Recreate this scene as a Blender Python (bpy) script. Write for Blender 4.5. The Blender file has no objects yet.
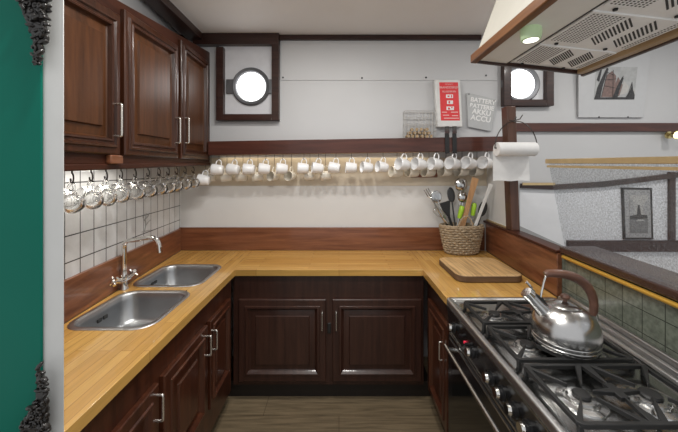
import bpy, bmesh, math, random
from mathutils import Vector, Matrix
random.seed(7)
C = bpy.context.scene.collection
V = Vector
CAMZ, F = 1.557, 300.0

def P(px, py, d):
    """world point seen at photo pixel (px,py) at distance d along the room"""
    return V(((px - 339) * d / F, d, CAMZ + (170 - py) * d / F))

# ------------------------------------------------------------------ materials
def new_mat(name):
    m = bpy.data.materials.new(name); m.use_nodes = True
    nt = m.node_tree
    return m, nt, nt.nodes['Principled BSDF']

def c4(c): return (c[0], c[1], c[2], 1)

def plain(name, col, rough=.5, metal=0, coat=0, vary=.06, scale=18, bump=0, emit=None, es=0, spec=None):
    m, nt, b = new_mat(name)
    tc = nt.nodes.new('ShaderNodeTexCoord')
    n = nt.nodes.new('ShaderNodeTexNoise'); n.inputs['Scale'].default_value = scale; n.inputs['Detail'].default_value = 4
    nt.links.new(tc.outputs['Object'], n.inputs['Vector'])
    r = nt.nodes.new('ShaderNodeValToRGB')
    r.color_ramp.elements[0].color = c4([x * (1 - vary) for x in col])
    r.color_ramp.elements[1].color = c4([min(1, x * (1 + vary)) for x in col])
    r.color_ramp.elements[0].position = .3; r.color_ramp.elements[1].position = .7
    nt.links.new(n.outputs['Fac'], r.inputs['Fac'])
    nt.links.new(r.outputs['Color'], b.inputs['Base Color'])
    b.inputs['Roughness'].default_value = rough; b.inputs['Metallic'].default_value = metal
    b.inputs['Coat Weight'].default_value = coat; b.inputs['Coat Roughness'].default_value = .08
    if spec is not None: b.inputs['Specular IOR Level'].default_value = spec
    if bump:
        bp = nt.nodes.new('ShaderNodeBump'); bp.inputs['Strength'].default_value = bump; bp.inputs['Distance'].default_value = .002
        nt.links.new(n.outputs['Fac'], bp.inputs['Height']); nt.links.new(bp.outputs['Normal'], b.inputs['Normal'])
    if emit:
        b.inputs['Emission Color'].default_value = c4(emit); b.inputs['Emission Strength'].default_value = es
    return m

def wood(name, dark, light, axis='Z', rough=.3, coat=.4, scale=9, stretch=14, rot=0, ripple=.0, spec=.35):
    m, nt, b = new_mat(name); b.inputs['Specular IOR Level'].default_value = spec
    tc = nt.nodes.new('ShaderNodeTexCoord'); mp = nt.nodes.new('ShaderNodeMapping')
    s = [scale * stretch / 4] * 3
    s['XYZ'.index(axis)] = scale / 4
    mp.inputs['Scale'].default_value = s
    nt.links.new(tc.outputs['Object'], mp.inputs['Vector'])
    n = nt.nodes.new('ShaderNodeTexNoise'); n.inputs['Scale'].default_value = 1.0; n.inputs['Detail'].default_value = 7
    n.inputs['Roughness'].default_value = .6; n.inputs['Distortion'].default_value = .6
    nt.links.new(mp.outputs['Vector'], n.inputs['Vector'])
    r = nt.nodes.new('ShaderNodeValToRGB')
    r.color_ramp.elements[0].color = c4(dark); r.color_ramp.elements[1].color = c4(light)
    r.color_ramp.elements[0].position = .32; r.color_ramp.elements[1].position = .7
    nt.links.new(n.outputs['Fac'], r.inputs['Fac']); nt.links.new(r.outputs['Color'], b.inputs['Base Color'])
    b.inputs['Roughness'].default_value = rough
    b.inputs['Coat Weight'].default_value = coat; b.inputs['Coat Roughness'].default_value = .1
    if ripple:
        n2 = nt.nodes.new('ShaderNodeTexNoise'); n2.inputs['Scale'].default_value = 28
        nt.links.new(tc.outputs['Object'], n2.inputs['Vector'])
        bp = nt.nodes.new('ShaderNodeBump'); bp.inputs['Strength'].default_value = ripple; bp.inputs['Distance'].default_value = .004
        nt.links.new(n2.outputs['Fac'], bp.inputs['Height']); nt.links.new(bp.outputs['Normal'], b.inputs['Normal'])
        nt.links.new(bp.outputs['Normal'], b.inputs['Coat Normal'])
    return m

def staves(name, c1, c2, gap, length, width, rough, coat, along='X', mortar=.0012, grain=.25):
    """boards laid side by side; along is the direction of the boards"""
    m, nt, b = new_mat(name)
    tc = nt.nodes.new('ShaderNodeTexCoord'); mp = nt.nodes.new('ShaderNodeMapping')
    if along == 'Y': mp.inputs['Rotation'].default_value = (0, 0, math.pi / 2)
    nt.links.new(tc.outputs['Object'], mp.inputs['Vector'])
    br = nt.nodes.new('ShaderNodeTexBrick')
    br.inputs['Color1'].default_value = c4(c1); br.inputs['Color2'].default_value = c4(c2); br.inputs['Mortar'].default_value = c4(gap)
    br.inputs['Scale'].default_value = 1; br.inputs['Mortar Size'].default_value = mortar; br.inputs['Bias'].default_value = 0
    br.inputs['Brick Width'].default_value = length; br.inputs['Row Height'].default_value = width; br.offset = .37
    nt.links.new(mp.outputs['Vector'], br.inputs['Vector'])
    m2 = nt.nodes.new('ShaderNodeMapping'); m2.inputs['Scale'].default_value = (4, 60, 60)
    nt.links.new(mp.outputs['Vector'], m2.inputs['Vector'])
    n = nt.nodes.new('ShaderNodeTexNoise'); n.inputs['Scale'].default_value = 1; n.inputs['Detail'].default_value = 6; n.inputs['Distortion'].default_value = .5
    nt.links.new(m2.outputs['Vector'], n.inputs['Vector'])
    r = nt.nodes.new('ShaderNodeValToRGB')
    r.color_ramp.elements[0].color = (1 - grain * 1.6,) * 3 + (1,); r.color_ramp.elements[1].color = (1, 1, 1, 1)
    r.color_ramp.elements[0].position = .3; r.color_ramp.elements[1].position = .62
    nt.links.new(n.outputs['Fac'], r.inputs['Fac'])
    mx = nt.nodes.new('ShaderNodeMixRGB'); mx.blend_type = 'MULTIPLY'; mx.inputs['Fac'].default_value = 1
    nt.links.new(br.outputs['Color'], mx.inputs['Color1']); nt.links.new(r.outputs['Color'], mx.inputs['Color2'])
    nt.links.new(mx.outputs['Color'], b.inputs['Base Color'])
    b.inputs['Coat IOR'].default_value = 1.6
    b.inputs['Roughness'].default_value = rough; b.inputs['Coat Weight'].default_value = coat; b.inputs['Coat Roughness'].default_value = .05
    return m

def tiles(name, col, grout, u_axis, u0, uw, z0, zh, line, rough=.15, vary=.0, white_above=None):
    """square set tiles on a wall that runs along Y: grid in (Y, Z)"""
    m, nt, b = new_mat(name)
    tc = nt.nodes.new('ShaderNodeTexCoord'); sp = nt.nodes.new('ShaderNodeSeparateXYZ')
    nt.links.new(tc.outputs['Object'], sp.inputs['Vector'])
    def M(op, a, bval):
        n = nt.nodes.new('ShaderNodeMath'); n.operation = op
        for k, v in enumerate((a, bval)):
            if v is None: continue
            if isinstance(v, (int, float)): n.inputs[k].default_value = v
            else: nt.links.new(v, n.inputs[k])
        return n.outputs[0]
    def edge(src, o, w):
        t = M('ADD', src, -o + 100 * w)
        f = M('MODULO', t, w)
        g = M('MINIMUM', f, M('SUBTRACT', w, f))
        return M('LESS_THAN', g, line / 2)
    e = M('MAXIMUM', edge(sp.outputs['Y'], u0, uw), edge(sp.outputs['Z'], z0, zh))
    n = nt.nodes.new('ShaderNodeTexNoise'); n.inputs['Scale'].default_value = 60; n.inputs['Detail'].default_value = 5
    nt.links.new(tc.outputs['Object'], n.inputs['Vector'])
    r = nt.nodes.new('ShaderNodeValToRGB')
    r.color_ramp.elements[0].color = c4([x * (1 - vary) for x in col]); r.color_ramp.elements[1].color = c4([min(1, x * (1 + vary)) for x in col])
    r.color_ramp.elements[0].position = .35; r.color_ramp.elements[1].position = .65
    nt.links.new(n.outputs['Fac'], r.inputs['Fac'])
    mx = nt.nodes.new('ShaderNodeMixRGB'); nt.links.new(e, mx.inputs['Fac'])
    nt.links.new(r.outputs['Color'], mx.inputs['Color1']); mx.inputs['Color2'].default_value = c4(grout)
    out = mx.outputs['Color']
    if white_above:
        zlim, wc = white_above
        g = M('GREATER_THAN', sp.outputs['Z'], zlim)
        m3 = nt.nodes.new('ShaderNodeMixRGB'); nt.links.new(g, m3.inputs['Fac']); nt.links.new(out, m3.inputs['Color1']); m3.inputs['Color2'].default_value = c4(wc)
        out = m3.outputs['Color']
    nt.links.new(out, b.inputs['Base Color'])
    b.inputs['Roughness'].default_value = rough
    return m

def glassy(name, tint=(1, 1, 1), rough=0.0):
    m, nt, b = new_mat(name)
    b.inputs['Base Color'].default_value = c4(tint); b.inputs['Roughness'].default_value = rough
    b.inputs['Transmission Weight'].default_value = 1; b.inputs['IOR'].default_value = 1.45
    return m

def speckled_glass(name):
    m = bpy.data.materials.new(name); m.use_nodes = True; nt = m.node_tree; nt.nodes.clear()
    out = nt.nodes.new('ShaderNodeOutputMaterial')
    tr = nt.nodes.new('ShaderNodeBsdfTransparent'); tr.inputs['Color'].default_value = (.93, .94, .95, 1)
    df = nt.nodes.new('ShaderNodeBsdfDiffuse'); df.inputs['Color'].default_value = (.22, .22, .23, 1)
    gl = nt.nodes.new('ShaderNodeBsdfGlossy'); gl.inputs['Roughness'].default_value = .05
    tc = nt.nodes.new('ShaderNodeTexCoord'); n = nt.nodes.new('ShaderNodeTexNoise')
    n.inputs['Scale'].default_value = 150; n.inputs['Detail'].default_value = 1
    nt.links.new(tc.outputs['Object'], n.inputs['Vector'])
    r = nt.nodes.new('ShaderNodeValToRGB'); r.color_ramp.elements[0].position = .44; r.color_ramp.elements[1].position = .60
    r.color_ramp.elements[0].color = (.0, .0, .0, 1); r.color_ramp.elements[1].color = (.20, .20, .20, 1)
    nt.links.new(n.outputs['Fac'], r.inputs['Fac'])
    m1 = nt.nodes.new('ShaderNodeMixShader'); nt.links.new(r.outputs['Color'], m1.inputs['Fac'])
    nt.links.new(tr.outputs[0], m1.inputs[1]); nt.links.new(df.outputs[0], m1.inputs[2])
    m2 = nt.nodes.new('ShaderNodeMixShader'); m2.inputs['Fac'].default_value = .03
    nt.links.new(m1.outputs[0], m2.inputs[1]); nt.links.new(gl.outputs[0], m2.inputs[2])
    nt.links.new(m2.outputs[0], out.inputs['Surface'])
    return m

def emitter(name, col, strength):
    m, nt, b = new_mat(name)
    b.inputs['Base Color'].default_value = c4(col)
    b.inputs['Emission Color'].default_value = c4(col); b.inputs['Emission Strength'].default_value = strength
    return m

M = {}
M['wall'] = plain('wall_paint', (.58, .585, .59), .55, vary=.02, scale=3)
M['wall_low'] = plain('cream_wall_paint', (.68, .68, .67), .5, vary=.02, scale=3)
M['ceil'] = plain('ceiling_paint', (.86, .84, .82), .6, vary=.02, scale=3)
M['white_strip'] = plain('white_gloss_paint', (.60, .60, .58), .4, vary=.02)
M['mahog'] = wood('lacquered_mahogany', (.026, .0085, .0035), (.070, .022, .009), 'Z', .30, .2, ripple=.25, spec=.3)
M['mahog_panel'] = wood('lacquered_mahogany_panel', (.046, .0165, .0055), (.105, .038, .013), 'Z', .38, .0, ripple=.12, spec=.25)
M['mahog_y'] = wood('lacquered_mahogany_long', (.030, .0095, .005), (.072, .022, .011), 'Y', .4, .0, ripple=.1, spec=.2)
M['mahog_x'] = wood('lacquered_mahogany_rail', (.050, .017, .012), (.105, .036, .024), 'X', .28, .35, ripple=.15)
M['dark_cab'] = wood('dark_stained_wood', (.030, .012, .0085), (.058, .024, .016), 'Z', .32, .25, ripple=.12)
M['base_cab'] = wood('base_cabinet_wood', (.035, .010, .005), (.085, .026, .012), 'Z', .30, .3, ripple=.1)
M['splash_x'] = wood('reddish_splash_board', (.125, .042, .019), (.27, .105, .050), 'X', .3, .4)
M['splash_y'] = wood('reddish_splash_board_long', (.12, .041, .018), (.28, .11, .052), 'Y', .3, .4)
M['dark_trim'] = wood('dark_trim_wood', (.022, .009, .007), (.055, .022, .016), 'X', .35, .3)
M['dark_trim_y'] = wood('dark_trim_wood_long', (.022, .010, .008), (.055, .025, .018), 'Y', .35, .3)
M['ledge'] = wood('ledge_wood', (.030, .013, .010), (.065, .032, .025), 'Y', .25, .5)
M['mugpanel'] = plain('tan_wall_panel', (.60, .53, .42), .3, vary=.02)
M['saloon'] = plain('saloon_white', (.86, .87, .89), .5, vary=.02)
M['post'] = wood('post_wood', (.055, .022, .013), (.11, .05, .03), 'Z', .4, .2)
TOP1, TOP2, GAP = (.74, .44, .125), (.60, .325, .08), (.40, .19, .05)
M['top_x'] = staves('worktop_staves', TOP1, TOP2, GAP, .55, .042, .25, .8, 'X', grain=.12)
M['top_y'] = staves('worktop_staves_long', TOP1, TOP2, GAP, .55, .042, .25, .8, 'Y', grain=.12)
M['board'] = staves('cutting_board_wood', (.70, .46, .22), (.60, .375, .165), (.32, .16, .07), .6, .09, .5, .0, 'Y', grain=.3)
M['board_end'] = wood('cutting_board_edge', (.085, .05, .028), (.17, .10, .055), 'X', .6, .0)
M['floor'] = staves('floor_planks', (.25, .19, .115), (.20, .15, .09), (.11, .075, .045), 1.3, .19, .4, .1, 'X', mortar=.002, grain=.3)
M['kick'] = plain('black_kickboard', (.012, .008, .006), .5)
M['wtile'] = tiles('white_tiles', (.70, .71, .715), (.07, .07, .07), 'Y', 1.412, .0897, 1.143, .119, .0055, .12, .02)
M['gtile'] = tiles('green_tiles', (.135, .15, .12), (.035, .04, .032), 'Y', 1.119, .085, 1.034, .085, .0035, .2, .22)
M['steel'] = plain('brushed_steel', (.62, .62, .61), .24, 1, vary=.05, scale=40)
M['sinksteel'] = plain('sink_steel', (.40, .41, .42), .33, 1, vary=.08, scale=8)
M['chrome'] = plain('chrome', (.78, .77, .74), .07, 1, vary=.02)
M['kettle'] = plain('polished_kettle_steel', (.58, .575, .565), .24, 1, vary=.05, scale=9)
M['hob'] = plain('hob_steel', (.48, .48, .47), .2, 1, vary=.12, scale=9)
M['hobrim'] = plain('hob_rim_steel', (.56, .56, .56), .36, 1, vary=.04, scale=40)
M['iron'] = plain('cast_iron', (.012, .012, .012), .5, 0, vary=.2, scale=50, bump=.3)
M['enamel'] = plain('black_enamel', (.010, .010, .011), .2, 0, vary=.1)
M['ovenglass'] = plain('oven_glass', (.006, .007, .007), .06, 0, vary=.05)
M['knob'] = plain('black_knob', (.012, .012, .013), .3)
M['red'] = emitter('red_indicator', (.6, .03, .06), .5)
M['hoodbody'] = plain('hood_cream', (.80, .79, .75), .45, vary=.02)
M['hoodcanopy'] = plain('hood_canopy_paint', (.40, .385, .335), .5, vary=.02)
M['hoodmetal'] = plain('hood_grey_metal', (.90, .90, .89), .4, .0, vary=.04)
M['slot'] = plain('slot_black', (.03, .03, .03), .6)
M['hoodwood'] = wood('hood_rim_wood', (.075, .026, .010), (.20, .085, .030), 'Y', .4, .1)
M['hoodwoodlight'] = wood('hood_rim_light_wood', (.30, .19, .09), (.46, .32, .17), 'Y', .4, .2)
M['lampglass'] = plain('lamp_green_glass', (.45, .58, .36), .2, emit=(.6, .8, .45), es=.12)
M['lampface'] = emitter('lamp_face', (1, .97, .85), 3)
M['brass'] = plain('brass_rail', (.72, .42, .07), .28, .6, vary=.05)
M['gold'] = plain('gilt_trim', (.60, .45, .24), .35, .5, vary=.08)
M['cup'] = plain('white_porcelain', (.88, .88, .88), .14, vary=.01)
M['warm_lit_cup'] = plain('warm_lit_porcelain', (.78, .74, .65), .2, vary=.02)  # cream tint puts the warm light under the mug rail into the colour
M['hook'] = plain('dark_hook_wire', (.06, .05, .045), .35, .7)
M['glass'] = glassy('clear_glass', (.97, .975, .97))
M['screenglass'] = speckled_glass('speckled_glass')
M['green'] = plain('green_paint', (.0, .135, .092), .35, vary=.03, scale=4, spec=.15)
M['bronze'] = plain('dark_carved_wood', (.016, .013, .011), .35, .0, coat=.3, vary=.3, scale=60)
M['paper'] = plain('kitchen_paper', (.78, .78, .77), .8, vary=.03, scale=30)
M['wicker'] = plain('wicker', (.40, .31, .205), .65, vary=.3, scale=60)
M['spoonsteel'] = plain('utensil_steel', (.55, .55, .54), .16, 1, vary=.04)
M['darksteel'] = plain('dark_utensil', (.05, .05, .05), .3, .5)
M['black'] = plain('black_plastic', (.015, .015, .015), .4)
M['lime'] = plain('lime_plastic', (.36, .62, .03), .35)
M['lightwood'] = wood('spatula_wood', (.36, .19, .085), (.52, .30, .15), 'Z', .55, 0)
M['whiteplastic'] = plain('white_plastic', (.72, .72, .70), .35)
M['redlabel'] = plain('red_label', (.74, .05, .055), .4, vary=.04)
M['printwhite'] = plain('white_print', (.85, .85, .84), .5)
M['palepink'] = plain('pale_print', (.86, .62, .60), .5)
M['sheet'] = plain('grey_plastic_bag', (.48, .49, .49), .25, vary=.06)
M['cork'] = plain('cork', (.46, .33, .19), .8, vary=.3, scale=120)
M['wire'] = plain('wire', (.68, .67, .64), .35, .8)
M['ringgrey'] = plain('porthole_metal', (.16, .165, .175), .4, .5)
M['recess'] = plain('porthole_recess_paint', (.70, .71, .74), .5, vary=.03)
M['daylight'] = emitter('daylight_pane', (1, 1, 1), 4.5)
M['handle'] = plain('pale_metal_handle', (.74, .71, .66), .25, .9)
M['brownhandle'] = wood('kettle_handle_wood', (.075, .033, .021), (.15, .068, .042), 'X', .35, .3)
M['frame_black'] = plain('black_frame', (.012, .012, .012), .4)
M['frame_white'] = plain('white_frame', (.56, .57, .58), .4, vary=.02)
M['mat_grey'] = plain('grey_mat', (.42, .42, .42), .6)
M['mat_white'] = plain('white_mat', (.66, .67, .68), .6, vary=.02)
M['ph_sky'] = plain('photo_sky', (.45, .46, .46), .6, vary=.15, scale=25)
M['ph_dark'] = plain('photo_dark', (.045, .045, .048), .6, vary=.5, scale=60)
M['ph_mid'] = plain('photo_mid', (.20, .20, .20), .6, vary=.3, scale=60)
M['ph_sail'] = plain('photo_brown_sail', (.22, .15, .135), .6, vary=.2, scale=60)
M['ph_pale'] = plain('photo_pale_sail', (.52, .51, .49), .6, vary=.1, scale=60)
M['screw'] = plain('dark_screw', (.015, .015, .015), .4, .3)
M['sketch'] = plain('grey_drawing', (.32, .32, .31), .6)
M['lampbase'] = plain('lamp_brass', (.6, .5, .25), .25, .8)
M['warmface'] = emitter('warm_lamp_face', (1, .93, .6), 4)

# ------------------------------------------------------------------ mesh helpers
ORG = {}
class MB:
    def __init__(s): s.v = []; s.f = []; s.m = []; s.mi = 0
    def add(s, vs, fs):
        o = len(s.v); s.v += [V(p) for p in vs]; s.f += [[i + o for i in f] for f in fs]; s.m += [s.mi] * len(fs); return s
    def box(s, x0, x1, y0, y1, z0, z1):
        return s.hexa([(x0, y0, z0), (x1, y0, z0), (x1, y1, z0), (x0, y1, z0)], [(x0, y0, z1), (x1, y0, z1), (x1, y1, z1), (x0, y1, z1)])
    def hexa(s, a, b):
        n = len(a)
        return s.add(list(a) + list(b), [list(range(n))[::-1], list(range(n, 2 * n))] + [[i, (i + 1) % n, n + (i + 1) % n, n + i] for i in range(n)])
    def prism(s, poly, d):
        d = V(d); return s.hexa([V(p) for p in poly], [V(p) + d for p in poly])
    def tube(s, pts, r, n=8, cap=True, closed=False):
        pts = [V(p) for p in pts]; N = len(pts); rs = r if isinstance(r, (list, tuple)) else [r] * N
        tang = []
        for i in range(N):
            a = pts[(i - 1) % N] if (closed or i > 0) else pts[i]; b = pts[(i + 1) % N] if (closed or i < N - 1) else pts[i]
            tang.append((b - a).normalized())
        up = V((0, 0, 1)) if abs(tang[0].z) < .9 else V((1, 0, 0))
        u = tang[0].cross(up).normalized(); vs = []; fs = []
        for i in range(N):
            u = (u - tang[i] * u.dot(tang[i])).normalized(); w = tang[i].cross(u)
            for k in range(n):
                a = 2 * math.pi * k / n; vs.append(pts[i] + (u * math.cos(a) + w * math.sin(a)) * rs[i])
        for i in range(N if closed else N - 1):
            j = (i + 1) % N
            for k in range(n): fs.append([i * n + k, i * n + (k + 1) % n, j * n + (k + 1) % n, j * n + k])
        if cap and not closed: fs += [list(range(n))[::-1], list(range((N - 1) * n, N * n))]
        return s.add(vs, fs)
    def lathe(s, prof, mat=None, n=32, sx=1, sy=1):
        mat = mat or Matrix(); vs = []; fs = []
        for r, z in prof:
            for k in range(n):
                a = 2 * math.pi * k / n; vs.append(mat @ V((r * math.cos(a) * sx, r * math.sin(a) * sy, z)))
        for i in range(len(prof) - 1):
            for k in range(n): fs.append([i * n + k, i * n + (k + 1) % n, (i + 1) * n + (k + 1) % n, (i + 1) * n + k])
        if prof[0][0] > 1e-6: fs.append(list(range(n))[::-1])
        if prof[-1][0] > 1e-6: fs.append(list(range((len(prof) - 1) * n, len(prof) * n)))
        return s.add(vs, fs)
    def cyl(s, a, b, r, n=20, r2=None):
        return s.tube([a, b], [r, r2 if r2 is not None else r], n)
    def ball(s, c, r, sc=(1, 1, 1), n=12, rot=None):
        m = Matrix.Translation(V(c)) @ (rot.to_4x4() if rot else Matrix()) @ Matrix.Diagonal((r * sc[0], r * sc[1], r * sc[2], 1))
        h = n // 2
        return s.lathe([(math.cos(t), math.sin(t)) for t in [(-.5 + k / h) * math.pi for k in range(h + 1)]], m, n)
    def rings(s, q, nrm, prof, cap=True):
        bl, br, tr, tl = [V(p) for p in q]; w = (br - bl).length; h = (tl - bl).length; nrm = V(nrm).normalized()
        vs = []
        for ins, ht in prof:
            u = ins / w; v = ins / h
            for (a, b) in ((u, v), (1 - u, v), (1 - u, 1 - v), (u, 1 - v)):
                vs.append(bl * (1 - a) * (1 - b) + br * a * (1 - b) + tr * a * b + tl * (1 - a) * b + nrm * ht)
        fs = []
        for i in range(len(prof) - 1):
            for k in range(4): fs.append([i * 4 + k, i * 4 + (k + 1) % 4, i * 4 + 4 + (k + 1) % 4, i * 4 + 4 + k])
        if cap: L = (len(prof) - 1) * 4; fs.append([L, L + 1, L + 2, L + 3])
        return s.add(vs, fs)
    def build(s, name, mats, parent=None, smooth=40, bevel=0, kind=None, org=None):
        o0 = V(org) if org is not None else (ORG[parent.name] if parent else V((0, 0, 0)))
        me = bpy.data.meshes.new(name); me.from_pydata([tuple(p - o0) for p in s.v], [], s.f)
        if not isinstance(mats, (list, tuple)): mats = [mats]
        for mt in mats: me.materials.append(M[mt])
        for p, i in zip(me.polygons, s.m): p.material_index = i
        bm = bmesh.new(); bm.from_mesh(me); bmesh.ops.remove_doubles(bm, verts=bm.verts, dist=1e-6)
        bmesh.ops.recalc_face_normals(bm, faces=bm.faces); bm.to_mesh(me); bm.free()
        for p in me.polygons: p.use_smooth = True
        me.set_sharp_from_angle(angle=math.radians(smooth)); me.update()
        ob = bpy.data.objects.new(name, me); C.objects.link(ob)
        ORG[ob.name] = o0
        if parent: ob.parent = parent
        elif org is not None: ob.location = o0
        if bevel:
            bv = ob.modifiers.new('bevel', 'BEVEL'); bv.width = bevel; bv.segments = 2; bv.limit_method = 'ANGLE'; bv.angle_limit = math.radians(50)
        if kind: ob['kind'] = kind
        return ob

def tag(o, label, cat, group=None):
    o['label'] = label; o['category'] = cat
    if group: o['group'] = group
    return o
def thing(name, loc, label, cat, group=None):
    o = bpy.data.objects.new(name, None); C.objects.link(o); o.location = V(loc); o.empty_display_size = .05
    ORG[o.name] = V(loc); return tag(o, label, cat, group)
def structure(name, mb, mats, parent=None, **k): return mb.build(name, mats, parent, kind='structure', **k)
def dup(root, loc, rot, label, group=None):
    r = root.copy(); C.objects.link(r); r.location = loc; r.rotation_euler = rot; r['label'] = label
    if group: r['group'] = group
    for ch in root.children:
        c = ch.copy(); C.objects.link(c); c.parent = r
        for g in ch.children:
            d = g.copy(); C.objects.link(d); d.parent = c
    return r
def rrect(x0, x1, y0, y1, r, n=6):
    out = []
    for cx, cy, a0 in ((x1 - r, y0 + r, -90), (x1 - r, y1 - r, 0), (x0 + r, y1 - r, 90), (x0 + r, y0 + r, 180)):
        for k in range(n + 1):
            a = math.radians(a0 + 90 * k / n); out.append((cx + r * math.cos(a), cy + r * math.sin(a)))
    return out
def bez(p0, p1, p2, p3, n=12):
    p0, p1, p2, p3 = map(V, (p0, p1, p2, p3))
    return [p0 * (1 - t) ** 3 + p1 * 3 * t * (1 - t) ** 2 + p2 * 3 * t * t * (1 - t) + p3 * t ** 3 for t in [k / n for k in range(n + 1)]]
def lettering(name, body, size, mat, M4, parent, align='CENTER', thick=.0006, bold=0):
    cu = bpy.data.curves.new(name, 'FONT'); cu.body = body; cu.size = size; cu.align_x = align; cu.align_y = 'CENTER'; cu.extrude = thick; cu.offset = bold
    t = bpy.data.objects.new(name, cu); C.objects.link(t); bpy.context.view_layer.update()
    me = bpy.data.meshes.new_from_object(t); bpy.data.objects.remove(t)
    me.transform(Matrix.Translation(-ORG[parent.name]) @ M4)
    me.materials.clear(); me.materials.append(M[mat])
    o = bpy.data.objects.new(name, me); C.objects.link(o); o.parent = parent; return o
FACE_CAM = Matrix.Rotation(math.pi / 2, 4, 'X')      # text facing -Y
def ordw(i): return ['first', 'second', 'third', 'fourth', 'fifth', 'sixth', 'seventh', 'eighth', 'ninth', 'tenth', 'eleventh', 'twelfth', 'thirteenth', 'fourteenth', 'fifteenth', 'sixteenth', 'seventeenth', 'eighteenth'][i]

YB = 2.505                     # back wall
ZC = 2.675                     # ceiling
ZT = .894                      # worktop
def XL(d): return -1.324 + .097 * (YB - d)     # left wall
def XR(d): return 1.047 + .075 * d             # right half wall, galley face
def XC(d): return -1.077 + .060 * (YB - d)     # upper cabinet front

# ------------------------------------------------------------------ shell
structure('floor', MB().box(-2.2, 5.5, -.6, 2.6, -.05, 0), 'floor')
structure('ceiling', MB().box(-2.2, 5.5, .35, 2.6, ZC, ZC + .05), 'ceil')
wb = structure('wall_back', MB().box(-1.45, 5.5, YB, YB + .06, 0, ZC), 'wall')
structure('panel_upper', MB().box(P(281, 0, YB).x, P(497, 0, YB).x, YB - .006, YB + .001, P(0, 80.5, YB).z, 2.64), 'wall', wb, bevel=.002)
for px, py in ((283, 79), (362, 79.5), (426, 79), (486, 77)):
    p = P(px, py - 1.5, YB - .006); MB().lathe([(.008, 0), (.007, .003), (.0, .004)], Matrix.Translation(p) @ Matrix.Rotation(math.pi / 2, 4, 'X'), 12).build('screw', 'screw', wb)
zl = P(0, 186, YB).z
MB().box(-1.33, 1.24, YB - .005, YB + .001, ZT, zl).build('wall_lower_panel', 'wall_low', wb)
MB().box(-1.33, 1.24, YB - .004, YB + .001, zl + .002, 1.66).build('wall_tan_panel', 'mugpanel', wb)
MB().prism([P(520, 190, YB - .003), P(552, 190, YB - .003), P(600, 187, YB - .003), P(640, 181, YB - .003), P(700, 169, YB - .003), P(700, 330, YB - .003), P(520, 330, YB - .003)], (0, .004, 0)).build('saloon_panel', 'saloon', wb)
wl = MB().prism([(XL(.7), .7, 0), (XL(YB + .03), YB + .03, 0), (XL(YB + .03) - .06, YB + .03, 0), (XL(.7) - .06, .7, 0)], (0, 0, ZC))
structure('wall_left', wl, 'wtile')
MB_ = MB().prism([(XL(.75) + .004, .75, 0), (XL(YB - .001) + .004, YB - .001, 0), (XL(YB - .001) - .01, YB - .001, 0), (XL(.75) - .01, .75, 0)], (0, 0, ZC - 1.95))
for v in MB_.v: v.z += 1.95
structure('wall_left_upper_panel', MB_, 'wall')
# partition the photographer stands beside
structure('wall_front', MB().hexa([(-2.2, .735, 0), (-.674, .735, 0), (-.694, .757, 0), (-2.2, .757, 0)], [(-2.2, .735, ZC), (-.674, .735, ZC), (-.694, .757, ZC), (-2.2, .757, ZC)]), 'white_strip', bevel=.002)
# right half wall
rw = MB().prism([(XR(.35), .35, 0), (XR(.35) + .05, .35, 0), (XR(YB) + .05, YB, 0), (XR(YB), YB, 0)], (0, 0, 1.122))
structure('wall_right', rw, 'gtile')
structure('trim_1', MB().prism([(XR(.35) - .02, .35, 1.128), (XR(.35) + .17, .35, 1.128), (XR(1.56) + .17, 1.56, 1.128), (XR(1.56) - .02, 1.56, 1.128)], (0, 0, .034)), 'ledge', bevel=.006)
structure('trim_2', MB().prism([(XR(1.56) - .026, 1.565, ZT), (XR(1.56) + .002, 1.565, ZT), (XR(YB) + .002, YB - .03, ZT), (XR(YB) - .026, YB - .03, ZT)], (0, 0, .228)), 'splash_y', bevel=.004)
structure('trim_3', MB().prism([(XR(1.56) - .034, 1.565, 1.1225), (XR(1.56) + .055, 1.565, 1.1225), (XR(YB) + .055, YB - .002, 1.1225), (XR(YB) - .034, YB - .002, 1.1225)], (0, 0, .016)), 'mahog_y', bevel=.004)
structure('trim_4', MB().box(XL(YB) + .001, XR(YB) - .03, YB - .028, YB - .004, ZT, 1.081), 'splash_x', bevel=.003)
structure('trim_5', MB().prism([(XL(.76), .76, ZT), (XL(YB) + .0, YB - .03, ZT), (XL(YB) + .022, YB - .03, ZT), (XL(.76) + .022, .76, ZT)], (0, 0, .181)), 'splash_y', bevel=.003)
# ceiling trims
structure('trim_6', MB().box(-1.45, P(480, 0, YB).x, YB - .03, YB, P(0, 41, YB).z, ZC), 'dark_trim', bevel=.003)
structure('trim_7', MB().box(-1.235, -1.115, .84, YB - .031, ZC - .055, ZC), 'dark_trim_y', bevel=.004)
structure('trim_8', MB().box(P(513, 0, YB).x, 5.49, YB - .03, YB, P(0, 132, YB).z, P(0, 123.5, YB).z), 'mahog_x', bevel=.003)
# saloon beams and panels beyond the half wall
a, b_ = P(519, 184, YB), P(678, 184, YB)
pts = [P(520, 183.5, YB), P(552, 184.5, YB), P(600, 181.5, YB), P(640, 177, YB), P(690, 170.5, YB)]
ptsb = [P(520, 188, YB), P(552, 189.5, YB), P(600, 187, YB), P(640, 182, YB), P(690, 175.5, YB)]
m = MB()
for i in range(4): m.hexa([pts[i], pts[i + 1], ptsb[i + 1], ptsb[i]], [p - V((0, .03, 0)) for p in (pts[i], pts[i + 1], ptsb[i + 1], ptsb[i])])
structure('trim_9', m, 'dark_trim')
structure('trim_10', MB().box(P(520, 0, YB).x, P(552, 0, YB).x, YB - .038, YB - .03, P(0, 185, YB).z, P(0, 182.5, YB).z), 'gold')
structure('trim_11', MB().box(P(566, 0, YB).x, 5.49, YB - .03, YB, P(0, 251, YB).z, P(0, 240, YB).z), 'dark_trim', bevel=.003)
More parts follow.
